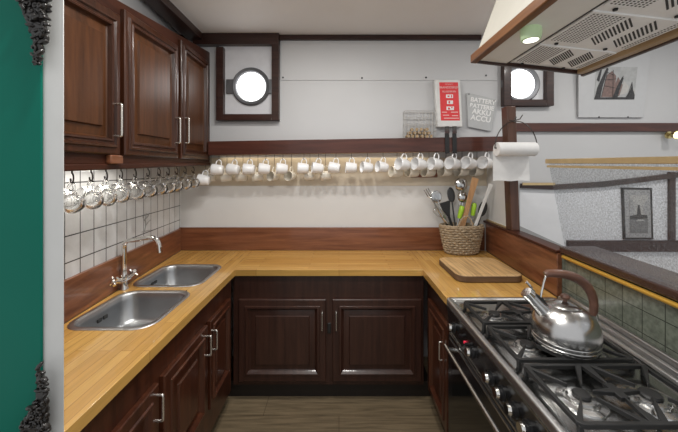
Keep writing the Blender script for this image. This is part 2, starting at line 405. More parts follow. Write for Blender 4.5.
structure('trim_12', MB().box(P(667, 0, YB).x, P(672.5, 0, YB).x, YB - .026, YB, P(0, 240, YB).z, P(0, 172, YB).z), 'dark_trim', bevel=.002)
q = [P(520, 226, YB - .004), P(566, 247, YB - .004), P(566, 262, YB - .004), P(520, 262, YB - .004)]
structure('trim_13', MB().prism(q, (0, .003, 0)), 'mat_grey')

# side board and post beside the back corner
bd = MB().prism([(XR(2.14) - .004, 2.14, 1.1385), (XR(YB) - .004, YB - .004, 1.1385), (XR(YB) + .014, YB - .004, 1.1385), (XR(2.14) + .014, 2.14, 1.1385)], (0, 0, .50))
structure('wall_corner_board', bd, 'wall_low', bevel=.002)
m = MB().prism([(XR(2.14) - .012, 2.142, 1.1385), (XR(YB) - .012, YB - .01, 1.1385), (XR(YB) - .004, YB - .01, 1.1385), (XR(2.14) - .004, 2.142, 1.1385)], (0, 0, .012))
structure('trim_14', m, 'gold')
b0, b1 = P(511.5, 238, 2.07), P(520, 238, 2.07); t0, t1 = P(501, 107, 2.07), P(513.5, 107, 2.07)
for p in (b0, b1): p.z = 1.1385
t0.z = t1.z = ZC
t0.x -= .115 * .35; t1.x -= .115 * .35
t0.x = b0.x - .060; t1.x = b1.x - .050
tm0 = b0.lerp(t0, 1); 
structure('trim_15', MB().hexa([b0, b1, b1 + V((.0, .07, 0)), b0 + V((0, .07, 0))], [b0.lerp(t0, .56), b1.lerp(t1, .56), b1.lerp(t1, .56) + V((0, .07, 0)), b0.lerp(t0, .56) + V((0, .07, 0))]), 'post', bevel=.003)

# ------------------------------------------------------------------ portholes
def porthole(idx, x0, x1, y0, y1, cx, cy, bw, rr, topboard, lug=True):
    z = lambda py: P(0, py, YB).z
    X = lambda px: P(px, 0, YB).x
    w = MB().box(X(x0) + .01, X(x1) - .01, YB - .012, YB - .001, z(y1) + .01, z(y0))
    win = structure('window_%d' % idx, w, 'recess' if idx == 1 else 'saloon')
    f = MB(); dpt = .055
    b = bw * YB / F
    f.box(X(x0), X(x0) + b, YB - dpt, YB - .001, z(y1), z(y0) - (.02 if topboard else 0))
    f.box(X(x1) - b, X(x1), YB - dpt, YB - .001, z(y1), z(y0) + .03)
    f.box(X(x0) + b, X(x1) - b, YB - dpt, YB - .001, z(y1), z(y1) + b * .85)
    if topboard: f.box(X(196), X(x1), YB - dpt - .004, YB - .002, z(y0) + .0, z(35.5))
    else: f.box(X(x0) + b, X(x1) - b, YB - dpt, YB - .001, z(y0) - b * .85, z(y0))
    f.build('window_frame', 'dark_trim', win, bevel=.003)
    c = V((X(cx), YB - .012, z(cy))); R = rr * YB / F
    rot = Matrix.Translation(c) @ Matrix.Rotation(math.pi / 2, 4, 'X')
    MB().lathe([(R * 1.33, 0), (R * 1.33, .014), (R * 1.24, .024), (R * 1.08, .020), (R, .006)], rot, 40).build('porthole_ring', 'ringgrey', win)
    MB().lathe([(R * 1.005, 0), (R * 1.005, .006), (0, .008)], rot, 40).build('porthole_glass', 'daylight', win)
    if lug:
        for s in (-1, 1):
            MB().box(c.x + s * R * 1.45 - R * .28, c.x + s * R * 1.45 + R * .28, YB - .03, YB - .012, c.z - R * .5, c.z + R * .5).build('porthole_lug', 'ringgrey', win, bevel=.004)
    return win
porthole(1, 218.5, 280.2, 47, 121.3, 251.8, 87.3, 7.2, 14.2, True)
porthole(2, 500.5, 549.5, 60, 107, 519, 84.5, 7.2, 14.2, False, lug=False)

# ------------------------------------------------------------------ green panel with carved ornaments
gx = P(42.5, 0, .731).x
gp = thing('wall_panel', (-1.2, .735, .55), 'glossy deep green panel on the white partition, with black carved corners', 'wall panel')
MB().box(-2.1, gx, .7285, .734, .55, 2.25).build('board', 'green', gp, bevel=.003)
def ornament(rows, seed):
    rnd = random.Random(seed); m = MB(); d = .712
    for (py, x0, x1) in rows:
        n = max(1, int((x1 - x0) / 4.5 + .5))
        for k in range(n):
            px = x0 + (x1 - x0) * (k + .5) / n + rnd.uniform(-1, 1)
            p = P(px, py + rnd.uniform(-1.5, 1.5), d + rnd.uniform(-.006, .006))
            rot = Matrix.Rotation(rnd.uniform(0, 3.14), 3, 'Y') @ Matrix.Rotation(rnd.uniform(-.6, .6), 3, 'X')
            m.ball(p, .0095 * rnd.uniform(.75, 1.2), (.55, .75, 1.25), 8, rot)
            if rnd.random() < .55:      # small scroll
                r0 = .006 * rnd.uniform(.8, 1.3); q0 = p + V((0, -.008, 0)); a0 = rnd.uniform(0, 6)
                m.tube([q0 + V((math.cos(a0 + t * .75) * r0 * (1 - t / 9), 0, math.sin(a0 + t * .75) * r0 * (1 - t / 9))) for t in range(8)], .0026, 6)
    # backing that carries the leaves
    pts = [P(x0 + 2, py, .72) for py, x0, x1 in rows] + [P(x1 - 2, py, .72) for py, x0, x1 in rows][::-1]
    if len(pts) > 3:
        mm = len(rows)
        for i in range(mm - 1):
            a, b, c, e = pts[i], pts[i + 1], pts[2 * mm - 2 - i], pts[2 * mm - 1 - i]
            m.hexa([a, b, c, e], [p + V((0, -.008, 0)) for p in (a, b, c, e)])
    return m
top_rows = [(-24, 6, 54), (-16, 10, 53), (-8, 14, 51), (0, 19, 50), (6, 21, 49.5), (12, 23, 49), (18, 25, 49), (24, 28, 49), (30, 30, 49), (36, 33, 49), (42, 34, 46), (48, 35, 44), (54, 35, 43), (60, 35, 41), (64, 35, 39)]
bot_rows = [(367, 38, 42), (372, 37.5, 43), (378, 37.5, 45), (384, 38, 46), (390, 37, 48), (396, 37, 48), (402, 33, 49), (408, 30, 49), (414, 28, 49), (420, 26, 49), (426, 23, 48), (432, 20, 48), (440, 16, 48), (448, 10, 50)]
ornament(top_rows, 3).build('corner_ornament', 'bronze', gp)
ornament(bot_rows, 4).build('corner_ornament', 'bronze', gp)

# ------------------------------------------------------------------ worktop (one continuous U)
def fill_mesh(outer, holes, z0, z1):
    cu = bpy.data.curves.new('fill', 'CURVE'); cu.dimensions = '2D'; cu.fill_mode = 'BOTH'; cu.extrude = (z1 - z0) / 2
    for poly in [outer] + holes:
        sp = cu.splines.new('POLY'); sp.points.add(len(poly) - 1); sp.use_cyclic_u = True
        for k, p in enumerate(poly): sp.points[k].co = (p[0], p[1], 0, 1)
    o = bpy.data.objects.new('fill', cu); C.objects.link(o); bpy.context.view_layer.update()
    me = bpy.data.meshes.new_from_object(o); bpy.data.objects.remove(o)
    vs = [v.co + V((0, 0, (z0 + z1) / 2)) for v in me.vertices]; fs = [list(p.vertices) for p in me.polygons]
    bpy.data.meshes.remove(me); return vs, fs
SINKS = [(-1.170, -.785, 1.238, 1.645), (-1.205, -.795, 1.697, 2.10)]
WT0 = ZT - .040
wt = MB()
lo = [(XL(.759) + .023, .759), (-.695, .759), (-.690, 1.989), (-.690, YB - .03), (XL(YB) + .023, YB - .03)]
wt.add(*fill_mesh(lo, [rrect(x0 + .012, x1 - .012, y0 + .012, y1 - .012, .075, 8) for x0, x1, y0, y1 in SINKS], WT0, ZT))
wt.mi = 1
wt.prism([(-.690, 1.989, WT0), (.558, 1.989, WT0), (.558, YB - .03, WT0), (-.690, YB - .03, WT0)], (0, 0, .04))
wt.mi = 0
wt.prism([(.558, 1.562, WT0), (XR(1.562) - .028, 1.562, WT0), (XR(YB) - .03, YB - .03, WT0), (.558, YB - .03, WT0)], (0, 0, .04))
o = wt.build('worktop', ['top_y', 'top_x'], None, bevel=.003)
tag(o, 'honey-coloured U-shaped wooden worktop running around the galley', 'worktop')

# sinks
for k, (x0, x1, y0, y1) in enumerate(SINKS):
    lab = ['stainless steel sink beside the chrome tap, nearer the green panel', 'stainless steel sink next to the back wall corner, behind the tap'][k]
    s_ = thing('sink', ((x0 + x1) / 2, (y0 + y1) / 2, ZT), lab, 'sink', 'pair of steel sinks')
    m = MB(); loops = []
    for ins, z, r in ((0, ZT + .001, .085), (.003, ZT + .0045, .083), (.019, ZT + .0045, .070), (.024, ZT - .003, .066), (.030, ZT - .03, .066), (.040, ZT - .125, .07), (.055, ZT - .146, .07), (.09, ZT - .152, .06)):
        loops.append([V((p[0], p[1], z)) for p in rrect(x0 + ins, x1 - ins, y0 + ins, y1 - ins, r, 8)])
    n = len(loops[0]); vs = [p for l in loops for p in l]
    fs = [[i * n + j, i * n + (j + 1) % n, (i + 1) * n + (j + 1) % n, (i + 1) * n + j] for i in range(len(loops) - 1) for j in range(n)]
    fs.append(list(range((len(loops) - 1) * n, len(loops) * n)))
    m.add(vs, fs[:n * 3]); m.mi = 1; m.add(vs, fs[n * 3:]); m.build('basin', ['hobrim', 'sinksteel'], s_, smooth=60)
    cx, cy = (x0 + x1) / 2, (y0 + y1) / 2
    MB().lathe([(.042, 0), (.042, .003), (.034, .004), (.028, .001), (0, .001)], Matrix.Translation((cx, cy, ZT - .152)), 28).build('drain', 'chrome', s_)
    for dy in (-.018, .018):
        MB().box(x0 + .032, x0 + .0375, cy + dy - .012, cy + dy + .012, ZT - .06, ZT - .042).build('overflow_slot', 'slot', s_, bevel=.002)

# tap
tx, ty = -1.196, 1.668
tp = thing('tap', (tx, ty, ZT), 'chrome swan-neck mixer tap standing between the two sinks', 'tap')
MB().lathe([(.0225, 0), (.0225, .006), (.018, .012), (.016, .05), (.020, .06), (.020, .085), (.012, .1)], Matrix.Translation((tx, ty, ZT)), 24).build('base', 'chrome', tp)
MB().cyl((tx, ty - .035, ZT + .055), (tx, ty + .035, ZT + .055), .017).build('valve_bar', 'chrome', tp)
for s in (-1, 1):
    m = MB(); c = V((tx, ty + s * .045, ZT + .055)); d = V((0, s, 0)); d2 = V((.25 * s, s, .55)).normalized()
    m.cyl(c - d * .02, c + d2 * .022, .013, 16)
    e = c + d2 * .028
    u = d2.cross(V((0, 0, 1))).normalized(); w = d2.cross(u)
    for k in range(4):
        a = math.pi / 4 + k * math.pi / 2; m.cyl(e, e + (u * math.cos(a) + w * math.sin(a)) * .026, .0075, 10, .009)
    m.ball(e, .015)
    m.build('tap_handle', 'chrome', tp)
top = V((tx + .005, ty, 1.135))
path = [V((tx, ty, ZT + .09)), V((tx, ty, 1.05)), V((tx, ty, 1.115))] + bez((tx, ty, 1.125), (tx + .003, ty, 1.165), (tx + .02, ty, 1.163), (tx + .05, ty, 1.166), 8) + bez((tx + .08, ty, 1.171), (tx + .16, ty, 1.188), (tx + .19, ty, 1.19), (tx + .196, ty, 1.125), 10)
MB().tube(path, .0122, 14).build('spout', 'chrome', tp)
e = V((tx + .196, ty, 1.128)); MB().cyl(e, e - V((-.003, 0, .03)), .014, 16).build('nozzle', 'chrome', tp)

# little drawing on a tile
m = MB(); dt = 1.955
def tl(px, py): 
    d = 1.081 / ((339 - px) / 300 - .097); p = P(px, py, d); p.x += .002; return p
for pl in ([(144, 232), (145.5, 226), (145, 219), (146, 213)], [(145, 226), (148, 222), (150, 220)], [(145.3, 222), (143, 218), (142.5, 216)], [(145.2, 219), (148, 216), (149, 213)], [(141.5, 232), (150, 230)]):
    m.tube([tl(*p) for p in pl], .0022, 6)
tag(m.build('tile_drawing', 'sketch'), 'small grey plant drawing on the white wall tiles above the tap', 'drawing')

# ------------------------------------------------------------------ cabinet parts
FR = [(0, 0), (0, .018), (.004, .022), (.042, .022), (.046, .029), (.056, .030), (.064, .020), (.070, .011)]
PN = [(.070, .011), (.076, .007), (.110, .014), (.115, .022), (.120, .022)]
FRU = [(0, 0), (0, .016), (.005, .021), (.026, .021), (.030, .029), (.037, .030), (.042, .022), (.050, .022), (.054, .027), (.060, .026), (.066, .011)]
PNU = [(.066, .010), (.070, .005), (.106, .012), (.110, .021), (.116, .021)]
def add_door(parent, q, nrm, matf, matp, fr=FR, pn=PN):
    d = MB().rings(q, nrm, fr, cap=False).build('door', matf, parent, smooth=25)
    MB().rings(q, nrm, pn).build('panel', matp, d, smooth=25)
    return d
def bar_handle(door, a, b, nrm, off=.03, r=.0042, mat='handle'):
    a, b, nrm = V(a), V(b), V(nrm).normalized(); t = (b - a).normalized()
    pts = [a, a + nrm * off * .75] + bez(a + nrm * off * .8, a + nrm * off, a + nrm * off + t * .002, a + nrm * off + t * .012, 4) + bez(b + nrm * off - t * .012, b + nrm * off - t * .002, b + nrm * off, b + nrm * off * .8, 4) + [b]
    return MB().tube(pts, r, 10).build('handle', mat, door)

# upper cabinet
def zb(d): return 1.556 + (d - 1.08) * .030
def ztp(d): return 2.333 + (d - 1.37) * .182
uc = thing('wall_cabinet', (-1.15, 1.6, 1.56), 'dark mahogany wall cabinet with three doors above the tiled sink wall', 'cabinet')
d0, d1 = .78, YB - .004
xw = lambda d: XL(d) + .006
m = MB().hexa([(XC(d0), d0, zb(d0) + .02), (XC(d1), d1, zb(d1) + .02), (xw(d1), d1, zb(d1) + .02), (xw(d0), d0, zb(d0) + .02)],
              [(XC(d0), d0, ztp(d0)), (XC(d1), d1, ztp(d1)), (xw(d1), d1, ztp(d1)), (xw(d0), d0, ztp(d0))])
m.build('carcass', 'mahog_y', uc, bevel=.004)
m = MB().hexa([(XC(d0) + .006, d0, zb(d0) - .004), (XC(d1) + .006, d1, zb(d1) - .004), (xw(d1) + .05, d1, zb(d1) - .004), (xw(d0) + .05, d0, zb(d0) - .004)],
              [(XC(d0) + .006, d0, zb(d0) + .022), (XC(d1) + .006, d1, zb(d1) + .022), (xw(d1) + .05, d1, zb(d1) + .022), (xw(d0) + .05, d0, zb(d0) + .022)])
m.build('light_pelmet', 'mahog_y', uc, bevel=.005)
nU = V((1, .06, 0)).normalized()
def ucp(d, z): return V((XC(d) + .001, d, z))
def zdb(d): return 1.622 + (d - 1.08) * .012
for (da, db, hd) in ((.80, 1.352, 1.314), (1.385, 1.905, 1.862), (1.945, 2.415, 1.985)):
    dr = add_door(uc, [ucp(da, zdb(da)), ucp(db, zdb(db)), ucp(db, ztp(db) - .075 + (db - 1.4) * -.02), ucp(da, ztp(da) - .035)], nU, 'mahog', 'mahog_panel', FRU, PNU)
    dd = hd; z0 = P(0, {1.314: 136, 1.862: 143, 1.985: 143}[hd], dd).z; z1 = P(0, {1.314: 104, 1.862: 118, 1.985: 118}[hd], dd).z
    bar_handle(dr, ucp(dd, z0) + nU * .02, ucp(dd, z1) + nU * .02, nU, r=.0056)
p = ucp(1.33, 1.602)
MB().box(p.x - .002, p.x + .024, p.y - .038, p.y + .038, p.z - .019, p.z + .021).build('latch', 'splash_y', uc, bevel=.006)
# lamp bar hidden behind the pelmet
# glass mugs on hooks
GX = [72, 91, 106, 121, 135, 148, 159, 168, 176.5, 185, 193]
proto = None
for k, px in enumerate(GX):
    d = .964 / ((339 - px) / 300 - .06); X = -(339 - px) / 300 * d; z0 = zb(d) - .004
    hk = MB(); c = V((X, d, z0 - .029))
    hk.tube([V((X, d, z0 + .003)), V((X, d, z0 - .010))] + [c + V((math.sin(t) * .75, -math.sin(t) * .5, math.cos(t))) * .019 for t in [i * .42 for i in range(0, 12)]], .0028, 7)
    hk.build('hook', 'hook', uc)
    zm = z0 - .048
    lab = 'clear glass mug, %s along the hooks counted from the white partition' % ordw(k)
    rot = (math.radians(84 + random.uniform(-3, 3)), math.radians(random.uniform(-4, 4)), math.radians(180 + 56 - k * .6 + random.uniform(-3, 3)))
    # local frame: hook point at origin, mug axis local z (mouth up); handle on +y side
    if proto is None:
        proto = thing('glass_mug', (0, 0, 0), lab, 'mug', 'glass mugs under the wall cabinet')
        off = Matrix.Translation((0, -.078, -.048))
        MB().lathe([(0, .003), (.028, .003), (.031, 0), (.036, .001), (.0385, .005), (.040, .03), (.043, .065), (.046, .1), (.0465, .102), (.044, .102), (.041, .066), (.038, .03), (.034, .016), (.020, .012), (.0, .012)], off, 32).build('body', 'glass', proto, smooth=60)
        MB().tube(bez((0, -.040, .034), (0, .012, .045), (0, .022, -.045), (0, -.0445, -.028), 14), .0052, 10).build('handle', 'glass', proto)
        proto.location = (X, d, zm); proto.rotation_euler = rot; proto.scale = (.96,) * 3
    else:
        dup(proto, (X, d, zm), rot, lab)

# base cabinets: left run
cl = thing('base_cabinet', (-.9, 1.4, 0), 'mahogany base cabinet under the sinks, with three panelled doors', 'cabinet', 'galley base cabinets')
MB().box(-1.14, -.715, .78, 1.985, .10, .728).build('carcass', 'base_cab', cl)
MB().box(-.740, -.715, .78, 1.985, .729, WT0 - .001).build('apron', 'base_cab', cl)
MB().box(-1.12, -.772, .78, 2.05, 0, .10).build('kickboard', 'kick', cl)
for (da, db, hd, za, zb_) in ((.80, 1.155, 1.139, .605, .703), (1.19, 1.585, 1.566, .59, .69), (1.62, 1.915, 1.643, .575, .678)):
    q = [(-.714, da, .262), (-.714, db, .262), (-.714, db, .738), (-.714, da, .738)]
    dr = add_door(cl, q, (1, 0, 0), 'base_cab', 'base_cab', FR if db - da > .3 else [(a * .75, b) for a, b in FR], PN if db - da > .3 else [(a * .75, b) for a, b in PN])
    bar_handle(dr, (-.694, hd, za), (-.694, hd, zb_), (1, 0, 0), off=.026, r=.0048)
# back run
YF = 2.03
cb = thing('base_cabinet', (0, 2.2, 0), 'dark brown base cabinet along the back wall, with two square panelled doors', 'cabinet', 'galley base cabinets')
MB().box(-.714, .572, YF, 2.44, .105, WT0 - .001).build('carcass', 'dark_cab', cb)
MB().box(-.771, .63, YF + .035, 2.40, 0, .105).build('kickboard', 'kick', cb)
for (xa, xb, hx) in ((-.673, -.088, -.112), (-.043, .553, -.018)):
    dr = add_door(cb, [(xa, YF - .001, .140), (xb, YF - .001, .140), (xb, YF - .001, .690), (xa, YF - .001, .690)], (0, -1, 0), 'dark_cab', 'dark_cab')
    bar_handle(dr, (hx, YF - .02, .492), (hx, YF - .02, .612), (0, -1, 0), off=.024, r=.0042)
MB().box(-.078, -.054, YF - .008, YF - .001, .455, .525).build('keyhole_plate', 'black', cb, bevel=.004)
# right run
cr = thing('base_cabinet', (.8, 1.8, 0), 'narrow dark base cabinet between the back corner and the range cooker', 'cabinet', 'galley base cabinets')
MB().box(.598, 1.10, 1.575, YF - .002, .10, WT0 - .001).build('carcass', 'dark_cab', cr)
MB().box(.631, 1.09, 1.575, YF + .03, 0, .10).build('kickboard', 'kick', cr)
dr = add_door(cr, [(.597, 1.945, .14), (.597, 1.60, .14), (.597, 1.60, .725), (.597, 1.945, .725)], (-1, 0, 0), 'base_cab', 'base_cab')
bar_handle(dr, (.577, 1.66, .505), (.577, 1.66, .605), (-1, 0, 0), off=.022, r=.0045)

# ------------------------------------------------------------------ range cooker
H0, H1 = .62, 1.556
HX0, HX1 = .553, 1.075
rc = thing('range_cooker', (.85, 1.1, 0), 'black and steel range cooker with six gas burners along the green tiles', 'cooker')
MB().box(.585, HX1, H0 + .01, H1 - .004, .06, .872).build('body', 'enamel', rc, bevel=.004)
for yy in (H0 + .06, H1 - .06):
    for xx in (.63, HX1 - .05): MB().cyl((xx, yy, 0), (xx, yy, .07), .02).build('foot', 'black', rc)
# hob tray with raised rim
m = MB()
loops = []
for ins, z, r in ((0, .872, .02), (0, .893, .02), (.004, .899, .02), (.018, .900, .016), (.024, .894, .014), (.03, .886, .012), (.05, .884, .01)):
    loops.append([V((p[0], p[1], z)) for p in rrect(HX0 + ins, XR(1.1) - .012 - ins, H0 + ins, H1 - ins, r, 4)])
n = len(loops[0]); vs = [p for l in loops for p in l]
fs = [[i * n + j, i * n + (j + 1) % n, (i + 1) * n + (j + 1) % n, (i + 1) * n + j] for i in range(len(loops) - 1) for j in range(n)]
fs += [list(range((len(loops) - 1) * n, len(loops) * n)), list(range(n))[::-1]]
m.add(vs, fs[:n * 4]); m.mi = 1; m.add(vs, fs[n * 4:]); m.build('hob', ['hobrim', 'hob'], rc, smooth=50)
m = MB()
for (o0, w, z0, z1) in ((-.030, .022, .895, .935), (-.055, .02, .895, .918), (-.078, .016, .895, .907)):
    m.hexa([(XR(H0) + o0, H0 + .02, z0), (XR(H0) + o0 + w, H0 + .02, z0), (XR(H1) + o0 + w, H1 - .03, z0), (XR(H1) + o0, H1 - .03, z0)],
           [(XR(H0) + o0 + .006, H0 + .02, z1), (XR(H0) + o0 + w, H0 + .02, z1), (XR(H1) + o0 + w, H1 - .03, z1), (XR(H1) + o0 + .006, H1 - .03, z1)])
m.build('rear_upstand', 'hobrim', rc, bevel=.003)
# grates, burners
GZ = .918
GR = [(1.258, 1.468), (1.012, 1.240), (.752, .992)]
for (ya, yb) in GR:
    g = MB(); xa, xb = .605, 1.005; t = .0065; ym = (ya + yb) / 2
    ring = [V((p[0], p[1], GZ - t)) for p in rrect(xa, xb, ya, yb, .018, 4)]
    inner = [V((p[0], p[1], GZ - t)) for p in rrect(xa + .012, xb - .012, ya + .012, yb - .012, .010, 4)]
    n = len(ring); dz = V((0, 0, .0065))
    ring = [V((p[0], p[1], GZ - t)) for p in rrect(xa, xb, ya, yb, .018, 4)]
    vs = [p - dz for p in ring] + [p + dz for p in ring] + [p + dz for p in inner] + [p - dz for p in inner]
    g.add(vs, [[q * n + i, q * n + (i + 1) % n, ((q + 1) % 4) * n + (i + 1) % n, ((q + 1) % 4) * n + i] for q in range(4) for i in range(n)])
    def finger(root, tip, w1, w0=.002):
        root, tip = V(root), V(tip); dirv = (tip - root).normalized(); sd = V((-dirv.y, dirv.x, 0)); lo, hi = V((0, 0, -.006)), V((0, 0, .0064))
        g.hexa([root - sd * w1 + lo, root + sd * w1 + lo, tip + sd * w0 + lo, tip - sd * w0 + lo], [root - sd * w1 + hi, root + sd * w1 + hi, tip + sd * w0 + hi, tip - sd * w0 + hi])
    xm = (xa + xb) / 2; zc = GZ - t; hy = (yb - ya) / 2
    for sy in (-1, 1):
        finger((xm, ym + sy * (hy - .006), zc), (xm, ym + sy * .028, zc), .015)
        for sx in (-1, 1):
            cx = xm + sx * .1
            finger((xm + sx * .196, ym + sy * (hy - .008), zc), (cx + sx * .022, ym + sy * .026, zc), .008)
            finger((xm + sx * .022, ym + sy * (hy - .008), zc), (cx - sx * .020, ym + sy * .024, zc), .009)
    for sx in (-1, 1): finger((xm + sx * .01, ym, zc), (xm + sx * .068, ym, zc), .010)
    g.box(xm - .013, xm + .013, ym - .03, ym + .03, zc - .006, zc + .0064)
    for cx in (xa + .008, xb - .008):
        for cy in (ya + .01, yb - .01): g.box(cx - .006, cx + .006, cy - .006, cy + .006, .884, GZ - .008)
    g.build('grate', 'iron', rc, bevel=.0015)
    for cx in (xa + .1, xb - .1):
        R = .036 if cx < .8 else .042
        b = MB().lathe([(R * 1.75, .884), (R * 1.7, .889), (R * 1.25, .8915), (R * 1.18, .889), (R * 1.1, .889), (R * 1.05, .900), (R * .6, .902), (0, .902)], Matrix.Translation((cx, ym, 0)), 32).build('burner', 'steel', rc)
        MB().lathe([(R * .62, .902), (R * .66, .906), (R * .58, .910), (R * .3, .911), (0, .911)], Matrix.Translation((cx, ym, 0)), 28).build('burner_cap', 'iron', b)
# control panel, knobs
MB().hexa([(.572, H0, .725), (.59, H0, .725), (.59, H1 - .002, .725), (.572, H1 - .002, .725)], [(.556, H0, .871), (.59, H0, .871), (.59, H1 - .002, .871), (.556, H1 - .002, .871)]).build('control_panel', 'enamel', rc, bevel=.002)
MB().box(.5545, .5575, H0 + .01, H1 - .012, .861, .865).build('steel_edge', 'steel', rc)
MB().box(.566, .573, H0 + .01, H1 - .012, .716, .7235).build('steel_edge', 'steel', rc)
for yk in (1.462, 1.262, 1.105, 1.03, .958, .888, .815):
    c = V((.563, yk, .79)); d = V((-1, 0, .1)).normalized()
    k = MB().cyl(c + d * .002, c + d * .010, .024, 24, .023).build('knob', 'knob', rc)
    MB().cyl(c + d * .010, c + d * .020, .0175, 24, .016).build('grip', 'knob', k)
    MB().cyl(c + d * .020, c + d * .030, .0175, 24, .0150).build('chrome_tip', 'chrome', k)
MB().cyl((.564, 1.335, .79), (.556, 1.335, .791), .006, 14).build('indicator_light', 'red', rc)
for yk in (1.37, 1.30): MB().cyl((.564, yk, .80), (.548, yk, .801), .008, 14).build('switch', 'knob', rc)
# oven door
od = MB().box(.562, .584, H0 + .012, H1 - .012, .10, .712).build('oven_door', 'enamel', rc, bevel=.003)
MB().box(.5605, .5625, H0 + .06, H1 - .07, .16, .63).build('oven_window', 'ovenglass', od)
MB().tube([V((.562, H1 - .115, .690)), V((.520, H1 - .115, .700))], .009, 10).build('handle_bracket', 'steel', od)
MB().tube([V((.562, H0 + .1, .690)), V((.520, H0 + .1, .700))], .009, 10).build('handle_bracket', 'steel', od)
MB().cyl((.520, H0 + .05, .700), (.520, H1 - .09, .700), .0085, 14).build('handle', 'steel', od)
MB().box(.5605, .563, H0 + .02, H1 - .03, .698, .704).build('steel_edge', 'steel', od)

# ------------------------------------------------------------------ kettle
kx, ky, kz = .834, 1.107, GZ + .001
kt = thing('kettle', (kx, ky, kz), 'polished steel whistling kettle with brown handle on the middle burner grate', 'kettle')
TK = Matrix.Translation((kx, ky, kz)) @ Matrix.Diagonal((.965, .965, 1, 1))
MB().lathe([(0, 0), (.098, 0), (.107, .003), (.1085, .008), (.1085, .014), (.107, .0155), (.1085, .017), (.109, .027), (.1075, .029), (.109, .031), (.1105, .048), (.1095, .066), (.106, .082), (.0985, .098), (.087, .113), (.072, .126), (.055, .1355), (.047, .138), (.044, .1385), (0, .1385)], TK, 56).build('body', 'kettle', kt, smooth=35)
lid = MB().lathe([(.046, .136), (.048, .139), (.043, .143), (.028, .149), (.012, .153), (0, .154)], TK, 40).build('lid', 'kettle', kt)
MB().lathe([(.007, .152), (.006, .160), (.014, .165), (.016, .172), (.012, .178), (0, .179)], TK, 24).build('lid_knob', 'brownhandle', lid)
sd = V((-1, .12, 0)).normalized()
s0 = V((kx, ky, kz + .105)) + sd * .066; s1 = V((kx, ky, kz + .173)) + sd * .127
sp = MB().tube([s0, s0.lerp(s1, .35), s0.lerp(s1, .75), s1], [.028, .023, .019, .0175], 20).build('spout', 'kettle', kt)
dv = (s1 - s0).normalized(); sidev = V((0, 0, 1)).cross(dv).normalized(); nv = dv.cross(sidev)
MB().cyl(s1 - dv * .012, s1 + dv * .012, .021, 20).build('whistle_cap', 'chrome', sp)
MB().tube([s1 + nv * .016 - dv * .02, s1 + nv * .024, s1 + nv * .026 + dv * .018, s1 + nv * .022 + dv * .034 + V((0, 0, .006))], [.004, .004, .0045, .005], 8).build('whistle_lever', 'chrome', sp)
MB().tube([s0.lerp(s1, .2) + nv * .021, s0.lerp(s1, .55) + nv * .022, s0.lerp(s1, .85) + nv * .018], [.006, .009, .006], 8).build('spout_grip', 'black', sp)
hd = V((1, -.10, 0)).normalized()
def kp(a, z): return V((kx, ky, kz + z)) + hd * a
hp = [kp(-.070, .250), kp(-.060, .254)] + bez(kp(-.045, .255), kp(.025, .258), kp(.092, .232), kp(.099, .145), 14) + [kp(.098, .122), kp(.096, .108)]
hh = MB().tube(hp, [.011, .0135] + [.0135 + .0035 * math.sin(math.pi * i / 14) for i in range(15)] + [.013, .011], 14).build('handle', 'brownhandle', kt)
MB().tube([kp(-.066, .246), kp(-.074, .22), kp(-.080, .19), kp(-.086, .160), kp(-.078, .118)], .0038, 8).build('handle_bracket', 'chrome', hh)
MB().tube([kp(.096, .122), kp(.103, .10), kp(.104, .075)], [.012, .0095, .008], 12).build('handle_socket', 'chrome', hh)

# ------------------------------------------------------------------ cutting board
m = MB()
poly = rrect(.698, 1.098, 1.758, 2.14, .06, 8); n = len(poly)
vs = [V((p[0], p[1], z)) for z in (ZT + .001, ZT + .041) for p in poly]
m.add(vs, [list(range(n, 2 * n))]); m.mi = 1
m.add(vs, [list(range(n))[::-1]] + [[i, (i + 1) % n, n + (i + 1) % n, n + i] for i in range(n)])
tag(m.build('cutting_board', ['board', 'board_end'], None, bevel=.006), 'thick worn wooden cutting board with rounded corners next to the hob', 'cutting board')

# ------------------------------------------------------------------ wicker basket
bx, by, bz = .972, 2.385, ZT + .002
bk = thing('basket', (bx, by, bz), 'wicker basket full of cooking utensils in the back corner', 'basket')
BH = .222
def br(t): return (.118 + (.165 - .118) * t ** .8, .064 + (.086 - .064) * t ** .8)
m = MB(); NS = 19; nst = 11
for i in range(nst):
    t = (i + .5) / nst; rx, ry = br(t); z = bz + .008 + t * (BH - .01)
    m.tube([V((bx + (rx + (.007 if (k + i) % 2 else -.004)) * math.cos(2 * math.pi * k / (NS * 2)), by + (ry + (.007 if (k + i) % 2 else -.004)) * math.sin(2 * math.pi * k / (NS * 2)), z + .002 * math.sin(k * 1.7 + i))) for k in range(NS * 2)], .0092, 6, closed=True)
for k in range(NS):
    a = 2 * math.pi * k / NS
    m.tube([V((bx + br(t)[0] * math.cos(a), by + br(t)[1] * math.sin(a), bz + .004 + t * BH)) for t in (0, .33, .66, 1)], .004, 6)
m.lathe([(0, 0), (.98, 0), (1, .008), (0, .008)], Matrix.Translation((bx, by, bz)) @ Matrix.Diagonal((.116, .062, 1, 1)), 32)
m.lathe([(.0, .02), (.95, .02), (1.3, BH - .01), (1.28, BH - .01), (.93, .028), (0, .028)], Matrix.Translation((bx, by, bz)) @ Matrix.Diagonal((.112, .058, 1, 1)), 32)
m.build('body', 'wicker', bk)
m = MB()
for ph in (0, math.pi):
    m.tube([V((bx + (br(1)[0] + .002) * math.cos(2 * math.pi * k / 40), by + (br(1)[1] + .002) * math.sin(2 * math.pi * k / 40), bz + BH + .004 * math.sin(k * math.pi / 2 + ph))) for k in range(40)], .007, 6, closed=True)
m.build('rim', 'wicker', bk)
yf = by - br(1)[1]
